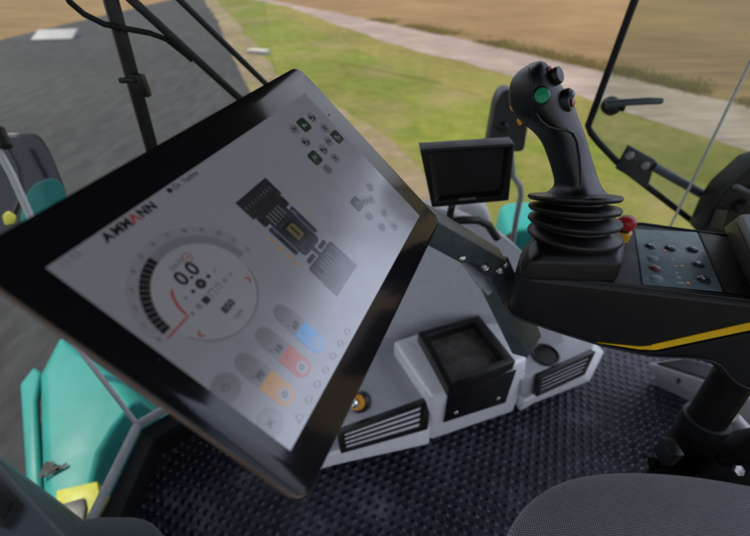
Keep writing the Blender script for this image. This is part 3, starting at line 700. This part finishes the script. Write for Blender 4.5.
# icon tiles
def icon(u0, v0, kind, green=False):
    i_ = MB()
    if green: rect(i_, u0-6.4, v0-6.4, u0+6.4, v0+6.4, .3, 'scr_green', 3)
    else: disc(i_, u0, v0, 5.2, .3, 'scr_lite')
    f = 'scr_lite' if green else 'scr_dark'
    if kind == 0: rect(i_, u0-3, v0-1.2, u0+.2, v0+2, .5, f); disc(i_, u0+2, v0+1, 1.3, .5, f)
    elif kind == 1: stroke(i_, [(u0-3, v0+2), (u0-1, v0-2.5), (u0+1, v0+1.5), (u0+3, v0-2)], 1.1, .5, f)
    elif kind == 2: disc(i_, u0-1.8, v0-.5, 1.9, .5, f); disc(i_, u0+2.1, v0+1.1, 1.4, .5, f); stroke(i_, [(u0-3, v0+3), (u0+3, v0+3)], .8, .5, f)
    elif kind == 3: stroke(i_, [(u0-2.5, v0-2.5), (u0+2.5, v0-2.5), (u0+2.5, v0+2.5), (u0-2.5, v0+2.5), (u0-2.5, v0-2.5)], .8, .5, f); disc(i_, u0, v0, .9, .5, f)
    elif kind == 4: stroke(i_, [(u0-2.5, v0-2.5), (u0+2.5, v0+2.5)], .9, .5, f); stroke(i_, [(u0+2.5, v0-2.5), (u0-2.5, v0+2.5)], .9, .5, f)
    i_.build('icon', scr)
for u0, v0, k_ in ((227, 22, 0), (206, 49.5, 1), (250.5, 49, 2), (203, 104, 1)): icon(u0, v0, k_, True)
for u0, v0, k_ in ((213, 20, 1), (243, 21, 2), (212, 34, 2), (207, 64, 3), (222, 49, 2), (236, 47, 1), (246, 36, 4), (226, 62, 4), (214, 108, 2), (203, 120, 3), (222, 112, 1), (234, 104, 3), (205, 136, 3), (222, 130, 1), (219, 146, 4)):
    icon(u0, v0, k_)
i_ = MB()
u0, v0 = SP(270, 423); disc(i_, u0, v0, 9, .25, 'scr_lite'); stroke(i_, [(u0-2.4, v0-2.4), (u0+2.4, v0+2.4)], 1.1, .5, 'scr_dark'); stroke(i_, [(u0+2.4, v0-2.4), (u0-2.4, v0+2.4)], 1.1, .5, 'scr_dark')
i_.build('close_icon', scr)
u0, v0 = SP(226, 388); i_ = MB(); disc(i_, u0, v0, 9, .25, 'scr_lite'); disc(i_, u0, v0, 2.6, .4, 'scr_grey'); disc(i_, u0, v0, 1.2, .5, 'scr_lite'); i_.build('settings_icon', scr)
i_ = MB(); stroke(i_, [(16, 160.5), (22, 160.5), (19, 155.5), (16, 160.5)], .7, .5, 'scr_grey')
for k, u0 in enumerate((32, 44, 56, 68, 80, 92)): arc(i_, u0, 158, 2.0, 2.6, 0, 360, .5, 'scr_lite', 16)
i_.build('status_icons', scr)

# ------------------------------------------------------------------ arm that carries the display
ar = thing('display_arm', 'dark jointed square tube arm holding the large display from behind', 'arm', WD(505, 280, .60))
p0, p1 = WD(405, 212, .475), WD(494, 263, .565); upv = V((.1, -.08, 1)).normalized()
MB('arm_paint').beam(p0, p1, .032, .036, upv).build('upper_tube', ar, bevel=.003)
MB('black').beam(D(215, 120, -22), p0+(p1-p0)*.12, .05, .02, N).build('display_bracket', ar, bevel=.003)
p2, p3 = WD(491, 266, .585), WD(527, 345, .66)
MB('arm_paint').beam(p2, p3, .052, .03, V((.5, -.6, .6))).build('lower_tube', ar, bevel=.003)
lv = [WD(463, 262, .535), WD(470, 268, .53), WD(480, 280, .53), WD(490, 292, .535)]
MB('greysteel').tube(lv, [.0045, .007, .009, .007], flat=.6).build('clamp_lever', ar)
for x, y, d_ in ((493, 257, .545), (485, 267, .54), (505, 264, .56), (500, 270, .555)):
    c = WD(x, y, d_); ax = (CAM-c).normalized(); MB('steel').lathe(c, [(0, 0), (.0058, 0), (.0058, .003), (.004, .004), (.004, .007), (.003, .008), (0, .008)], ax, n=6 if x != 493 else 14).build('bolt', ar)
MB('steel').lathe(WD(462, 257, .53), [(0, 0), (.005, 0), (.005, .006), (.002, .008), (0, .008)], ray(462, 257).normalized()*-1, n=12).build('bolt', ar)

# ------------------------------------------------------------------ camera monitor
MY = .72
mp = lambda x, y, dy=0: WY(x, y, MY)+V((0, dy, 0))
mt = thing('camera_monitor', 'small black camera monitor with sun hood standing above the dash', 'monitor', WY(451, 222, .76))
of = [mp(420, 150), mp(515, 144), mp(509, 201), mp(432, 208)]; bk = [p+V((0, .035, 0)) for p in of]
inn = [mp(429, 153), mp(509, 148), mp(503, 196), mp(435, 202)]
rec = [mp(436, 155, .018), mp(507, 150, .018), mp(502, 194, .018), mp(440, 200, .018)]
of_r = rpoly(of, .010); 
mb = MB('black'); mb.loft([bk, of, inn, rec], caps=False); mb.poly(bk); mb.build('monitor_housing', mt, bevel=.003, seg=3)
MB('mon_scr').poly(rec).build('monitor_screen', mt)
ex = (rec[1]-rec[0]).normalized(); ez = (rec[0]-rec[3]).normalized()
lo_ = MB(); text_mesh(lo_, 'ORLACO', .0085, mp(467, 198.5, .008)+V((0, -.01, .0)), (inn[2]-inn[3]).normalized(), V((0, -.3, .95)), 'palegrey', bold=.0001); lo_.build('brand_lettering', mt)
MB('black').tube([WY(452, 206, .745), WY(450, 214, .75), WY(450, 224, .77)], .008).build('stem', mt)
MB('black').tube([WY(447, 222, .77), WY(462, 220, .77), WY(478, 220, .78), (WY(488, 225, .79)), WY(497, 238, .80)], .010).build('bracket', mt)

# ------------------------------------------------------------------ rear mirror outside (behind the monitor)
MY2 = 1.35; q = lambda x, y: WY(x, y, MY2)
rm = thing('outside_mirror', 'dark grey mirror head on a thin bent tube outside behind the camera monitor', 'mirror', q(512, 250))
ho = rpoly([q(487, 152), q(497, 98), q(507, 88), q(524, 96), q(531, 108), q(524, 152)], [.02, .04, .04, .03, .04, .02])
MB('darkgrey').loft([shrink(ho, .93), ho, [p+V((0, .06, 0)) for p in ho], [p+V((0, .09, 0)) for p in shrink(ho, .85)]]).build('mirror_head', rm, bevel=.012, seg=3)
c = q(503, 127); MB('black').lathe(c, [(0, .012), (.012, .012), (.018, .006), (.018, 0)][::-1], (0, -1, 0), n=18).build('pivot_knob', rm)
MB('greysteel').tube([q(511, 150), q(513, 176), q(520, 186), q(521, 196), q(517, 215), q(511, 250)], .011).build('mirror_tube', rm)
tf = thing('rear_fender', 'pale teal body corner outside the window behind the joystick', 'fender', WZ(515, 250, GZ))
pt = rpoly([WY(500, 256, 1.5), WY(505, 236, 1.5), WY(513, 230, 1.5), WY(545, 228, 1.5), WY(545, 330, 1.5), WY(500, 330, 1.5)], [.03, .05, .04, .03, 0, 0])
MB('teal').loft([pt, [p+V((.03, .25, 0)) for p in pt]]).build('fender_body', tf, bevel=.02, seg=3)
pt2 = rpoly([WY(502, 242, 1.497), WY(507, 234, 1.497), WY(516, 233, 1.497), WY(512, 246, 1.497)], .02)
MB('dirt').poly(pt2).build('dusty_opening', tf)
o = rpoly([WY(452, 214, 1.25), WY(462, 205, 1.25), WY(484, 206, 1.25), WY(492, 216, 1.25), WY(492, 250, 1.25), WY(450, 250, 1.25)], .04)
o = MB('palegrey').loft([o, [p+V((0, .15, 0)) for p in o]]).build('lamp_housing', bevel=.02, seg=3); tag(o, 'pale grey rounded housing outside just below the camera monitor', 'housing')

# ------------------------------------------------------------------ open side window at the right
PY = 1.02; pn = V((-.12, -1, 0)).normalized(); PP = WY(640, 100, PY)
q = lambda x, y, o=0: WP(x, y, PP+pn*o, pn)
wn = thing('side_window', 'green tinted dusty side window pane with black seal at the upper right', 'window', q(640, 165))
out = [q(639, -12), q(588, 127), q(592, 134), q(622, 166), q(640, 182), q(706, 232), q(830, 330), q(830, -60)]
MB('glass_tint').poly(out).build('pane', wn)
MB('seal').tube([q(645, -28), q(588, 126), q(591, 133), q(600, 144), q(622, 167), q(640, 181), q(708, 233), q(790, 298)], .0085).build('window_seal', wn)
hd = MB('black').lathe(q(609, 104, -.01), [(0, 0), (.020, 0), (.022, .01), (.020, .03), (.013, .04), (0, .042)], pn, n=20)
hd = hd.build('handle', wn)
MB('teal_grey').tube([q(606, 104, .035), q(616, 103, .038), q(630, 102, .042), q(648, 101, .045), q(661, 101, .04)], [.011, .011, .010, .0105, .009], flat=.8).build('lever', hd)
MB('black').tube([q(624, 104, .035), q(622, 110, .03)], .006).build('catch', hd)
hb = thing('hinge_bracket', 'dark bolted hinge plate with a blue grey tube at the lower window edge', 'bracket', q(636, 168))
pl = [q(629, 145.5, .014), q(656.5, 160.5, .014), q(648, 188, .014), q(616, 169, .014)]
hp_ = MB('darkgrey').loft([[p-pn*.012 for p in pl], pl]).build('hinge_plate', hb, bevel=.003)
for x, y in ((629.5, 155), (645, 165)): MB('greysteel').lathe(q(x, y, .014), [(0, .008), (.006, .008), (.011, .005), (.011, 0), (0, 0)][::-1], pn, n=16).build('bolt', hp_)
MB('teal_grey').tube([q(653, 166, .01), q(690, 187, .01), q(735, 213, .01)], .012).build('tube', hb)
o = MB('palegrey').tube([q(765, 28, .05), q(752, 58, .05), q(690, 186, .05), q(668, 231, .05)], .0032).build('window_stay'); tag(o, 'thin pale rod running diagonally across the tinted side pane', 'rod')
la = thing('latch_housing', 'black angular latch housing between side window and armrest', 'latch', q(730, 230, .1))
lh = [q(700, 236, .10), q(713, 208, .10), q(724, 192, .10), q(754, 166, .10), q(800, 150, .10), q(800, 270, .10), q(720, 250, .10)]
MB('black').loft([lh, [p-pn*.07 for p in lh]]).build('latch_body', la, bevel=.008, seg=3)
MB('brownblack').loft([[q(x, y, .101) for x, y in [(708, 228), (716, 209), (728, 210), (722, 230)]], [q(x, y, .108) for x, y in [(708, 228), (716, 209), (728, 210), (722, 230)]]]).build('latch_plate', la, bevel=.002)
MB('teal_grey').tube([q(735, 186, .11), q(748, 192, .11), q(765, 186, .11)], .007).build('latch_lever', la)
MB('seal').lathe(q(740, 205, .10), [(0, .02), (.014, .02), (.018, .012), (.018, 0)][::-1], pn, n=18).build('latch_knob', la)

# ------------------------------------------------------------------ right hand control console
CZ = .78
co = thing('control_console', 'black armrest control console with keypad and yellow stripe under the joystick', 'console', WZ(640, 300, .62))
top = [WZ(x, y, CZ) for x, y in [(521, 276), (519.5, 252), (541, 222), (640, 221.5), (760, 238), (950, 262), (950, 328), (750, 303)]]
top = rpoly(top, [.022, .02, .03, 0, 0, 0, 0, 0])
t2_ = []
for a_, b_ in zip(top, top[1:]+top[:1]):
    k_ = max(1, int((b_-a_).length/.012)); t2_ += [a_+(b_-a_)*(j/k_) for j in range(k_)]
top = t2_
F0, F1 = WZ(521, 276, CZ), WZ(750, 303, CZ); fd = (F1-F0).normalized(); fn = V((fd.y, -fd.x, 0))
if fn.y > 0: fn = -fn
LOW = [((q_-F0).dot(fd), q_.z) for q_ in (WP(x, y, F0, fn) for x, y in ((516, 319), (560, 334), (600, 346.5), (650, 357.5), (692, 359), (716, 364), (732, 383), (760, 396), (820, 412)))]
def low(p):
    s_ = (p-F0).dot(fd)
    if s_ <= LOW[0][0]: return LOW[0][1]
    for (a_, za), (b_, zb) in zip(LOW, LOW[1:]):
        if s_ <= b_: return za+(zb-za)*(s_-a_)/(b_-a_)
    return LOW[-1][1]
body_lo = [V((p.x, p.y, low(p))) for p in top]; body_lo = [p+V((.0, 0, 0)) for p in body_lo]
under = [V((p.x, p.y, p.z-.010)) for p in offset_loop(body_lo, .022)]
MB('console').loft([under, body_lo, [V((p.x, p.y, CZ-.006)) for p in top], offset_loop(top, .005)]).build('console_body', co, bevel=.0035, seg=3)
# raised edge bead around the top
bead = [V((p.x, p.y, CZ)) for p in offset_loop(top, .006)]
MB('console').tube(bead+[bead[0]], .0022, n=8).build('top_bead', co)
seam = [V((p.x, p.y, p.z+.004)) for p in offset_loop(body_lo, -.0006)]
MB('console').tube(seam+[seam[0]], .0018, n=8).build('lower_bead', co)
FF = lambda x, y: WP(x, y, F0+fn*.0012, fn)
ys = MB('yellow')
for qd in ([(597, 342.8), (640, 347), (652, 346), (650, 349.5), (640, 349.5)], [(652, 345.2), (760, 320.5), (760, 328), (656, 350), (648, 350)]):
    pts = [FF(x, y) for x, y in qd]; ys.loft([[p-fn*.002 for p in pts], pts])
ys.build('yellow_stripe', co)
us = MB('console'); pts = [FF(x, y) for x, y in [(597, 344), (642, 351.5), (656, 351.5), (760, 330), (760, 333), (657, 354), (642, 354)]]; us.loft([[p-fn*.002 for p in pts], [p+fn*.0008 for p in pts]]); us.build('stripe_groove', co)
kp = [WZ(x, y, CZ+.0015) for x, y in [(635, 229), (697, 232), (723, 291), (643, 284)]]
keypad = MB('panel').loft([[p-V((0, 0, .003)) for p in kp], kp]).build('keypad', co, bevel=.0006)
mt2 = [WZ(x, y, CZ+.0012) for x, y in [(699, 232), (745, 240), (760, 296), (726, 291.5)]]
MB('brownblack').loft([[p-V((0, 0, .003)) for p in mt2], mt2]).build('side_inlay', co, bevel=.0006)
for k, (x, y, mt_, r_) in enumerate(((650, 246, 'button', .0058), (670, 248, 'button', .0062), (692, 249.5, 'button', .0058), (653, 259, 'panel', .0056), (698, 264.5, 'button', .0062), (655, 268.5, 'button_red', .006), (657, 279, 'panel', .0064), (703.5, 280, 'button', .0068))):
    c = WZ(x, y, CZ+.0015)
    b_ = MB(mt_).lathe(c, [(r_+.0010, 0), (r_+.0008, .0010), (r_, .0013), (r_*.9, .0022), (r_*.5, .0027), (0, .0028)], n=24).build('key', keypad)
    if mt_ == 'button':
        s_ = MB('white_ink')
        for dx in ((-.0022, .0016) if k == 1 else ((.0012,) if k in (2,) else (-.0014,))):
            s_.lathe(c+V((dx, 0, .0026)), [(.0017, 0), (.0017, .0004), (0, .0005)], n=10)
        s_.build('key_symbol', keypad)
for x, y in ((665, 251), (682, 266), (688, 283)):
    MB('led').lathe(WZ(x, y, CZ+.0015), [(.0017, 0), (.0016, .0008), (0, .001)], n=12).build('indicator', keypad)
pr = MB('white_ink'); kx = (kp[1]-kp[0]).normalized(); ky = V((-kx.y, kx.x, 0))
for s_, x, y, z_ in (('A', 673, 259.5, .0062), ('o', 675.5, 265.5, .0058), ('=', 677, 273, .0075), ('H', 679, 277.5, .0062), ('OE', 681, 283, .0058)):
    text_mesh(pr, s_, z_, WZ(x, y, CZ+.0019), kx, ky, 'white_ink', bold=.0003)
pr.build('keypad_symbols', keypad)
# emergency stop
es = thing('emergency_stop', 'red mushroom emergency stop button on a yellow collar behind the joystick', 'stop button', WZ(623, 238, CZ))
c = WZ(619, 238.5, CZ)
MB('estop_yellow').lathe(c, [(0, 0), (.0118, 0), (.0118, .013), (.0105, .014), (0, .014)]).build('yellow_collar', es)
MB('black').lathe(c, [(0, .0141), (.0082, .0141), (.0082, .019), (0, .019)]).build('neck', es)
MB('estop_red').lathe(c, [(0, .0191), (.0105, .0191), (.0118, .0213), (.0118, .029), (.0108, .032), (.007, .0345), (0, .0348)]).build('mushroom_cap', es)

# ------------------------------------------------------------------ joystick
js = thing('joystick', 'black multifunction joystick with rubber bellows and a green button', 'joystick', WZ(572, 262, CZ))
bo = rpoly([WZ(x, y, CZ+.0005) for x, y in [(522, 280), (616, 282.5), (620, 258), (609, 238), (540, 237), (520, 262)]], [.012, .008, .01, .012, .012, .01])
b2_ = [p+V((0, 0, .026)) for p in shrink(bo, .95)]
MB('black').loft([bo, [p+V((0, 0, .005)) for p in bo], b2_, [p+V((0, 0, .007)) for p in shrink(b2_, .86)], [p+V((0, 0, .007)) for p in shrink(b2_, .5)]]).build('base_plate', js, bevel=.002)
jc = WZ(574, 258, CZ); TL_ = rad(19)
ja = V((0, math.sin(TL_), math.cos(TL_))); nj = V((0, -math.cos(TL_), math.sin(TL_)))
JP = lambda x, y, o=0: WP(x, y, jc+nj*o, nj)
kk = lambda x, y: (JP(x, y)-CAM).length/ray(x, y).length/FPX
P_ = [(28, 263, 8), (33, 256, 9), (34, 249, 11), (35, 243, 13), (42, 239, 14.5), (46.5, 236, 15), (47.3, 233.5, 15.5), (46, 231, 16), (34, 227.5, 17), (34, 226, 17), (45, 222.8, 18), (46.8, 220.5, 18.5), (45.8, 218, 19), (31, 214.5, 20), (31, 213, 20), (44.5, 210.4, 21), (46.2, 208, 22), (45.5, 206, 22), (29, 203.2, 23), (29, 202, 23), (45, 199.6, 24.5), (46.8, 197.2, 25), (45.6, 195, 25), (31, 193.4, 25)]
bl = []
for r_, y_, t_ in P_:
    c = JP(573.5, y_); k = kk(576, y_)*r_*.925; d_ = V((0, math.cos(rad(t_)), -math.sin(rad(t_))))
    bl.append([c+V((1, 0, 0))*k*math.cos(q_)+d_*k*math.sin(q_) for q_ in [2*math.pi*i/56 for i in range(56)]])
MB('rubber').loft(bl).build('bellows', js, sharp=60)
S_ = [(577.5, 201, 31, 28), (577.5, 197, 31.5, 28), (577.5, 191, 25, 23), (578, 186, 20.5, 20), (575, 176, 19.8, 19), (571.5, 164, 19.8, 18), (567.5, 152, 20, 18), (563.8, 141, 20.6, 19), (558, 131, 23.4, 21), (551, 123.5, 26.5, 23), (545, 114, 29, 25), (541, 104, 29.6, 26.5), (537.5, 95, 27, 27), (534.8, 86, 23.4, 26), (533.5, 78, 20, 24), (534.5, 70, 14.6, 20), (537, 64.5, 8.5, 14), (538.5, 61, 4.0, 7)]
loops = []
dj = -nj
for x, y, hw, hd_ in S_:
    c = JP(x, y); k = kk(x, y); n_ = 28; lp_ = []
    for i in range(n_):
        t_ = 2*math.pi*i/n_; cx_, sy_ = math.cos(t_), math.sin(t_); e_ = .60
        qx, qy = math.copysign(abs(cx_)**e_, cx_), math.copysign(abs(sy_)**e_, sy_)
        ra = rad(26); lp_.append((qx*math.cos(ra)-qy*math.sin(ra), qx*math.sin(ra)+qy*math.cos(ra)))
    mxx, mxy = max(p_[0] for p_ in lp_), max(p_[1] for p_ in lp_)
    lp_ = [c+V((1, 0, 0))*(p_[0]/mxx*hw*k)+dj*(p_[1]/mxy*hd_*k) for p_ in lp_]
    loops.append(lp_)
grip = MB('grip').loft(loops).build('grip', js, sharp=180, subsurf=1)
def on_grip(x, y, lift=0):     # point on the camera-side skin of the grip
    best = None
    for (a_, b_) in zip(S_, S_[1:]):
        if min(a_[1], b_[1]) <= y <= max(a_[1], b_[1]):
            t_ = (y-a_[1])/(b_[1]-a_[1]); cx_ = a_[0]+(b_[0]-a_[0])*t_; hw = a_[2]+(b_[2]-a_[2])*t_; hd_ = a_[3]+(b_[3]-a_[3])*t_
            f = max(0, 1-abs((x-cx_)/hw)**2.5)**(1/2.5); best = JP(x, y, hd_*kk(x, y)*f-lift)
    return best
def knob(name, x, y, ax, r_, h_, mat, ring='black', off=0):
    c = on_grip(x, y, off); ax = V(ax).normalized()
    b_ = MB(ring).lathe(c-ax*.004, [(0, 0), (r_*1.28, 0), (r_*1.28, .005), (r_*1.1, .0062), (r_*1.02, .005), (0, .005)], ax, n=28).build(name+'_ring', grip)
    MB(mat).lathe(c-ax*.002, [(0, 0), (r_, 0), (r_, .004+h_*.5), (r_*.85, .004+h_*.9), (r_*.5, .004+h_), (0, .0042+h_)], ax, n=28).build(name, grip)
knob('green_button', 541, 96, (-.05, -.85, .45), .0078, .003, 'green')
# right-side controls stand on the slanted edge of the head
RX = lambda x, y, dy=0: JP(x, y, -dy)
hat = MB('black'); hax = V((.62, -.55, .55)).normalized(); c = RX(547.5, 80, -.012)
hat.lathe(c, [(0, 0), (.0105, 0), (.0095, .003), (.006, .004), (.006, .006), (.0085, .007), (.0098, .010), (.0085, .0145), (.003, .0135), (0, .0135)], hax, n=9); hat.build('hat_switch', grip, bevel=.0008)
MB('red_button').lathe(RX(547, 70.5, -.014), [(0, 0), (.0036, 0), (.0036, .004), (0, .005)], hax, n=12).build('red_dot', grip)
c = RX(563.5, 101, -.015); a3 = V((.74, -.55, .38)).normalized()
MB('black').lathe(c, [(0, 0), (.0125, 0), (.0125, .006), (.011, .008), (0, .008)], a3, n=24).build('rocker_housing', grip)
MB('red_button').lathe(c+V((.0015, -.002, -.0025)), [(0, .0075), (.0045, .0075), (.0048, .0088), (.003, .0098), (0, .010)], a3, n=20).build('red_button', grip)
MB('blue_button').lathe(c+V((-.001, -.001, .006)), [(0, .0075), (.004, .0075), (.0042, .009), (0, .0105)], a3, n=16).build('blue_button', grip)
for x, y in ((513.5, 107), (520.5, 121)):
    a4 = V((-.9, -.3, -.25)).normalized(); c = RX(x, y, .013)
    MB('black').lathe(c-a4*.003, [(0, 0), (.0066, 0), (.0066, .003), (0, .003)], a4, n=18).build('trigger_ring', grip)
    MB('amber').lathe(c-a4*.001, [(0, 0), (.0048, 0), (.0046, .003), (0, .0045)], a4, n=18).build('amber_button', grip)
# seam and thumb ledge
sm = [on_grip(x, y, -.0002) for x, y in ((529, 68), (529.5, 80), (530.5, 92), (531, 104), (533, 114), (537, 122), (543, 128))]
MB('seal').tube(sm, .0006, n=8).build('seam', grip)
tl = [on_grip(x, y, -.0006) for x, y in ((536, 113), (541, 121), (548, 126.5), (557, 129), (566, 129.5), (573, 133), (577, 141), (579.5, 155), (581, 170), (581, 186))]
MB('grip').tube(tl, [.0008, .0016, .0018, .0017, .0016, .0016, .0016, .0015, .0014, .001], n=8).build('thumb_ledge', grip)

# ------------------------------------------------------------------ armrest pad
t1 = rpoly([WZ(x, y, .832) for x, y in [(738, 213.5), (860, 214), (880, 330), (768, 290)]], [.012, 0, 0, .01])
b1 = rpoly([WZ(x, y, .785) for x, y in [(722, 226), (860, 226), (880, 345), (757, 305)]], [.012, 0, 0, .01])
o = thing('armrest_pad', 'blue grey topped armrest pad at the right end of the console', 'armrest', WZ(760, 280, .784))
MB('brownblack').loft([b1, [a_*.25+b_*.75 for a_, b_ in zip(b1, t1)]]).build('pad_side', o, bevel=.003)
MB('teal_grey').loft([[a_*.23+b_*.77 for a_, b_ in zip(b1, t1)], t1]).build('pad_top', o, bevel=.004, seg=3)

# ------------------------------------------------------------------ column below the console
cl = thing('armrest_column', 'black telescopic armrest column with clamp between seat and console', 'column', WD(672, 486, .70))
p0, p1, p2 = WD(754, 345, .56), WD(707, 418, .635), WD(664, 488, .72)
ax = (p0-p1).normalized(); MB('col').tube([p1-ax*.02, p0], .0265, n=36).build('upper_tube', cl)
MB('darkgrey').tube([p1-ax*.002, p1+ax*.0015], .0325, n=36).build('collar_ring', cl)
MB('col').tube([p2, p1-ax*.001], [.0325, .0325], n=36).build('sleeve', cl)
MB('col').tube([WD(650, 462, .66), WD(675, 464, .645)], .010, n=16).build('clamp_screw', cl)
MB('col').tube([WD(649, 462, .66), WD(655, 462.5, .655)], .015, n=8).build('clamp_knob', cl)
MB('black').box(WD(668, 452, .63), .02, .03, .04).build('clamp_ear', cl, bevel=.004)
MB('tray').beam(WD(712, 452, .66), WD(800, 440, .62), .05, .03).build('side_bracket', cl, bevel=.004)
MB('steel').lathe(WD(737, 470, .60), [(0, 0), (.008, 0), (.008, .005), (0, .006)], (0, -.6, .8), n=6).build('bolt', cl)
MB('black').beam(WD(700, 476, .64), WD(800, 478, .60), .06, .02).build('foot_plate', cl, bevel=.004)
o = MB('palegrey').tube([WD(730, 418, .72), WD(770, 462, .70)], .016).build('cable_conduit'); tag(o, 'short pale grey conduit behind the black armrest column', 'conduit')
sc_ = thing('side_cover', 'light grey wedge cover with a dark top under the console', 'cover', WZ(690, 390, 0))
ta = [WZ(x, y, .30) for x, y in [(646, 363), (720, 387), (800, 420), (800, 385), (718, 368), (682, 358)]]
tb2 = [WZ(x, y, .22) for x, y in [(650, 374), (712, 402), (800, 450)]]+[V((p.x, p.y, .22)) for p in ta[3:]]
MB('dash').loft([[V((p.x+.16, p.y+.12, .001)) for p in tb2], [V((p.x+.10, p.y+.06, .19)) for p in tb2], tb2, ta]).build('cover_body', sc_, bevel=.004)
td = [WZ(x, y, .301) for x, y in [(656, 364), (716, 383), (800, 410), (800, 388), (718, 370), (682, 360)]]
MB('black').loft([td, [p+V((0, 0, .006)) for p in td]]).build('dark_lid', sc_, bevel=.002)
MB('tray').lathe(WZ(678, 381, .262), [(.007, 0), (.006, .003), (0, .003)], (.3, -.8, .5), n=20).build('screw_plug', sc_)

# ------------------------------------------------------------------ seat
SZ = .50
st = thing('driver_seat', 'grey woven cloth driver seat cushion at the lower right corner', 'seat', (.42, .0, 0))
so_ = [WZ(x, y, SZ-.02) for x, y in [(500, 560), (507, 512), (526, 489), (560, 476), (600, 471.5), (650, 471), (700, 476), (760, 487), (840, 506)]]
so_ += [V((.80, .12, SZ-.02)), V((.80, -.34, SZ-.02)), V((.15, -.34, SZ-.02)), V((.148, .05, SZ-.02))]
so_ = [V((p.x, p.y, SZ-.02)) for p in so_]
# resample outline
res = []
for i in range(len(so_)):
    a_, b_ = so_[i], so_[(i+1) % len(so_)]; k = max(1, int((b_-a_).length/.03))
    for j in range(k): res.append(a_+(b_-a_)*(j/k))
for _ in range(3): res = [(res[i-1]+res[i]*2+res[(i+1) % len(res)])/4 for i in range(len(res))]
loops = [offset_loop(res, .02, -.10), offset_loop(res, .002, -.07), res, offset_loop(res, .006, .010), offset_loop(res, .016, .017)]
c_ = sum(res, V())/len(res)
for k_, dz in ((.88, .021), (.7, .024), (.45, .025), (.2, .025)): loops.append([c_+(p-c_)*k_+V((0, 0, dz)) for p in res])
MB('cloth').loft(loops).build('cushion', st, sharp=180, subsurf=1)
MB('black').loft([[V((p.x, p.y, .30)) for p in shrink(res, .8)], [V((p.x, p.y, SZ-.10)) for p in shrink(res, .92)]]).build('seat_pan', st, bevel=.01)
MB('darkgrey').loft([[V((x, y, .001)) for x, y in ((.25, -.2), (.7, -.2), (.7, .1), (.25, .1))], [V((x, y, .30)) for x, y in ((.3, -.18), (.65, -.18), (.65, .05), (.3, .05))]]).build('pedestal', st, bevel=.01)
MB('cloth').loft([rpoly([V((.80, -.33, SZ)), V((.80, .13, SZ)), V((.90, .13, SZ)), V((.90, -.33, SZ))], .03), rpoly([V((.98, -.30, .86)), V((.98, .10, .86)), V((1.06, .10, .86)), V((1.06, -.30, .86))], .03)]).build('backrest', st, bevel=.02, seg=3)
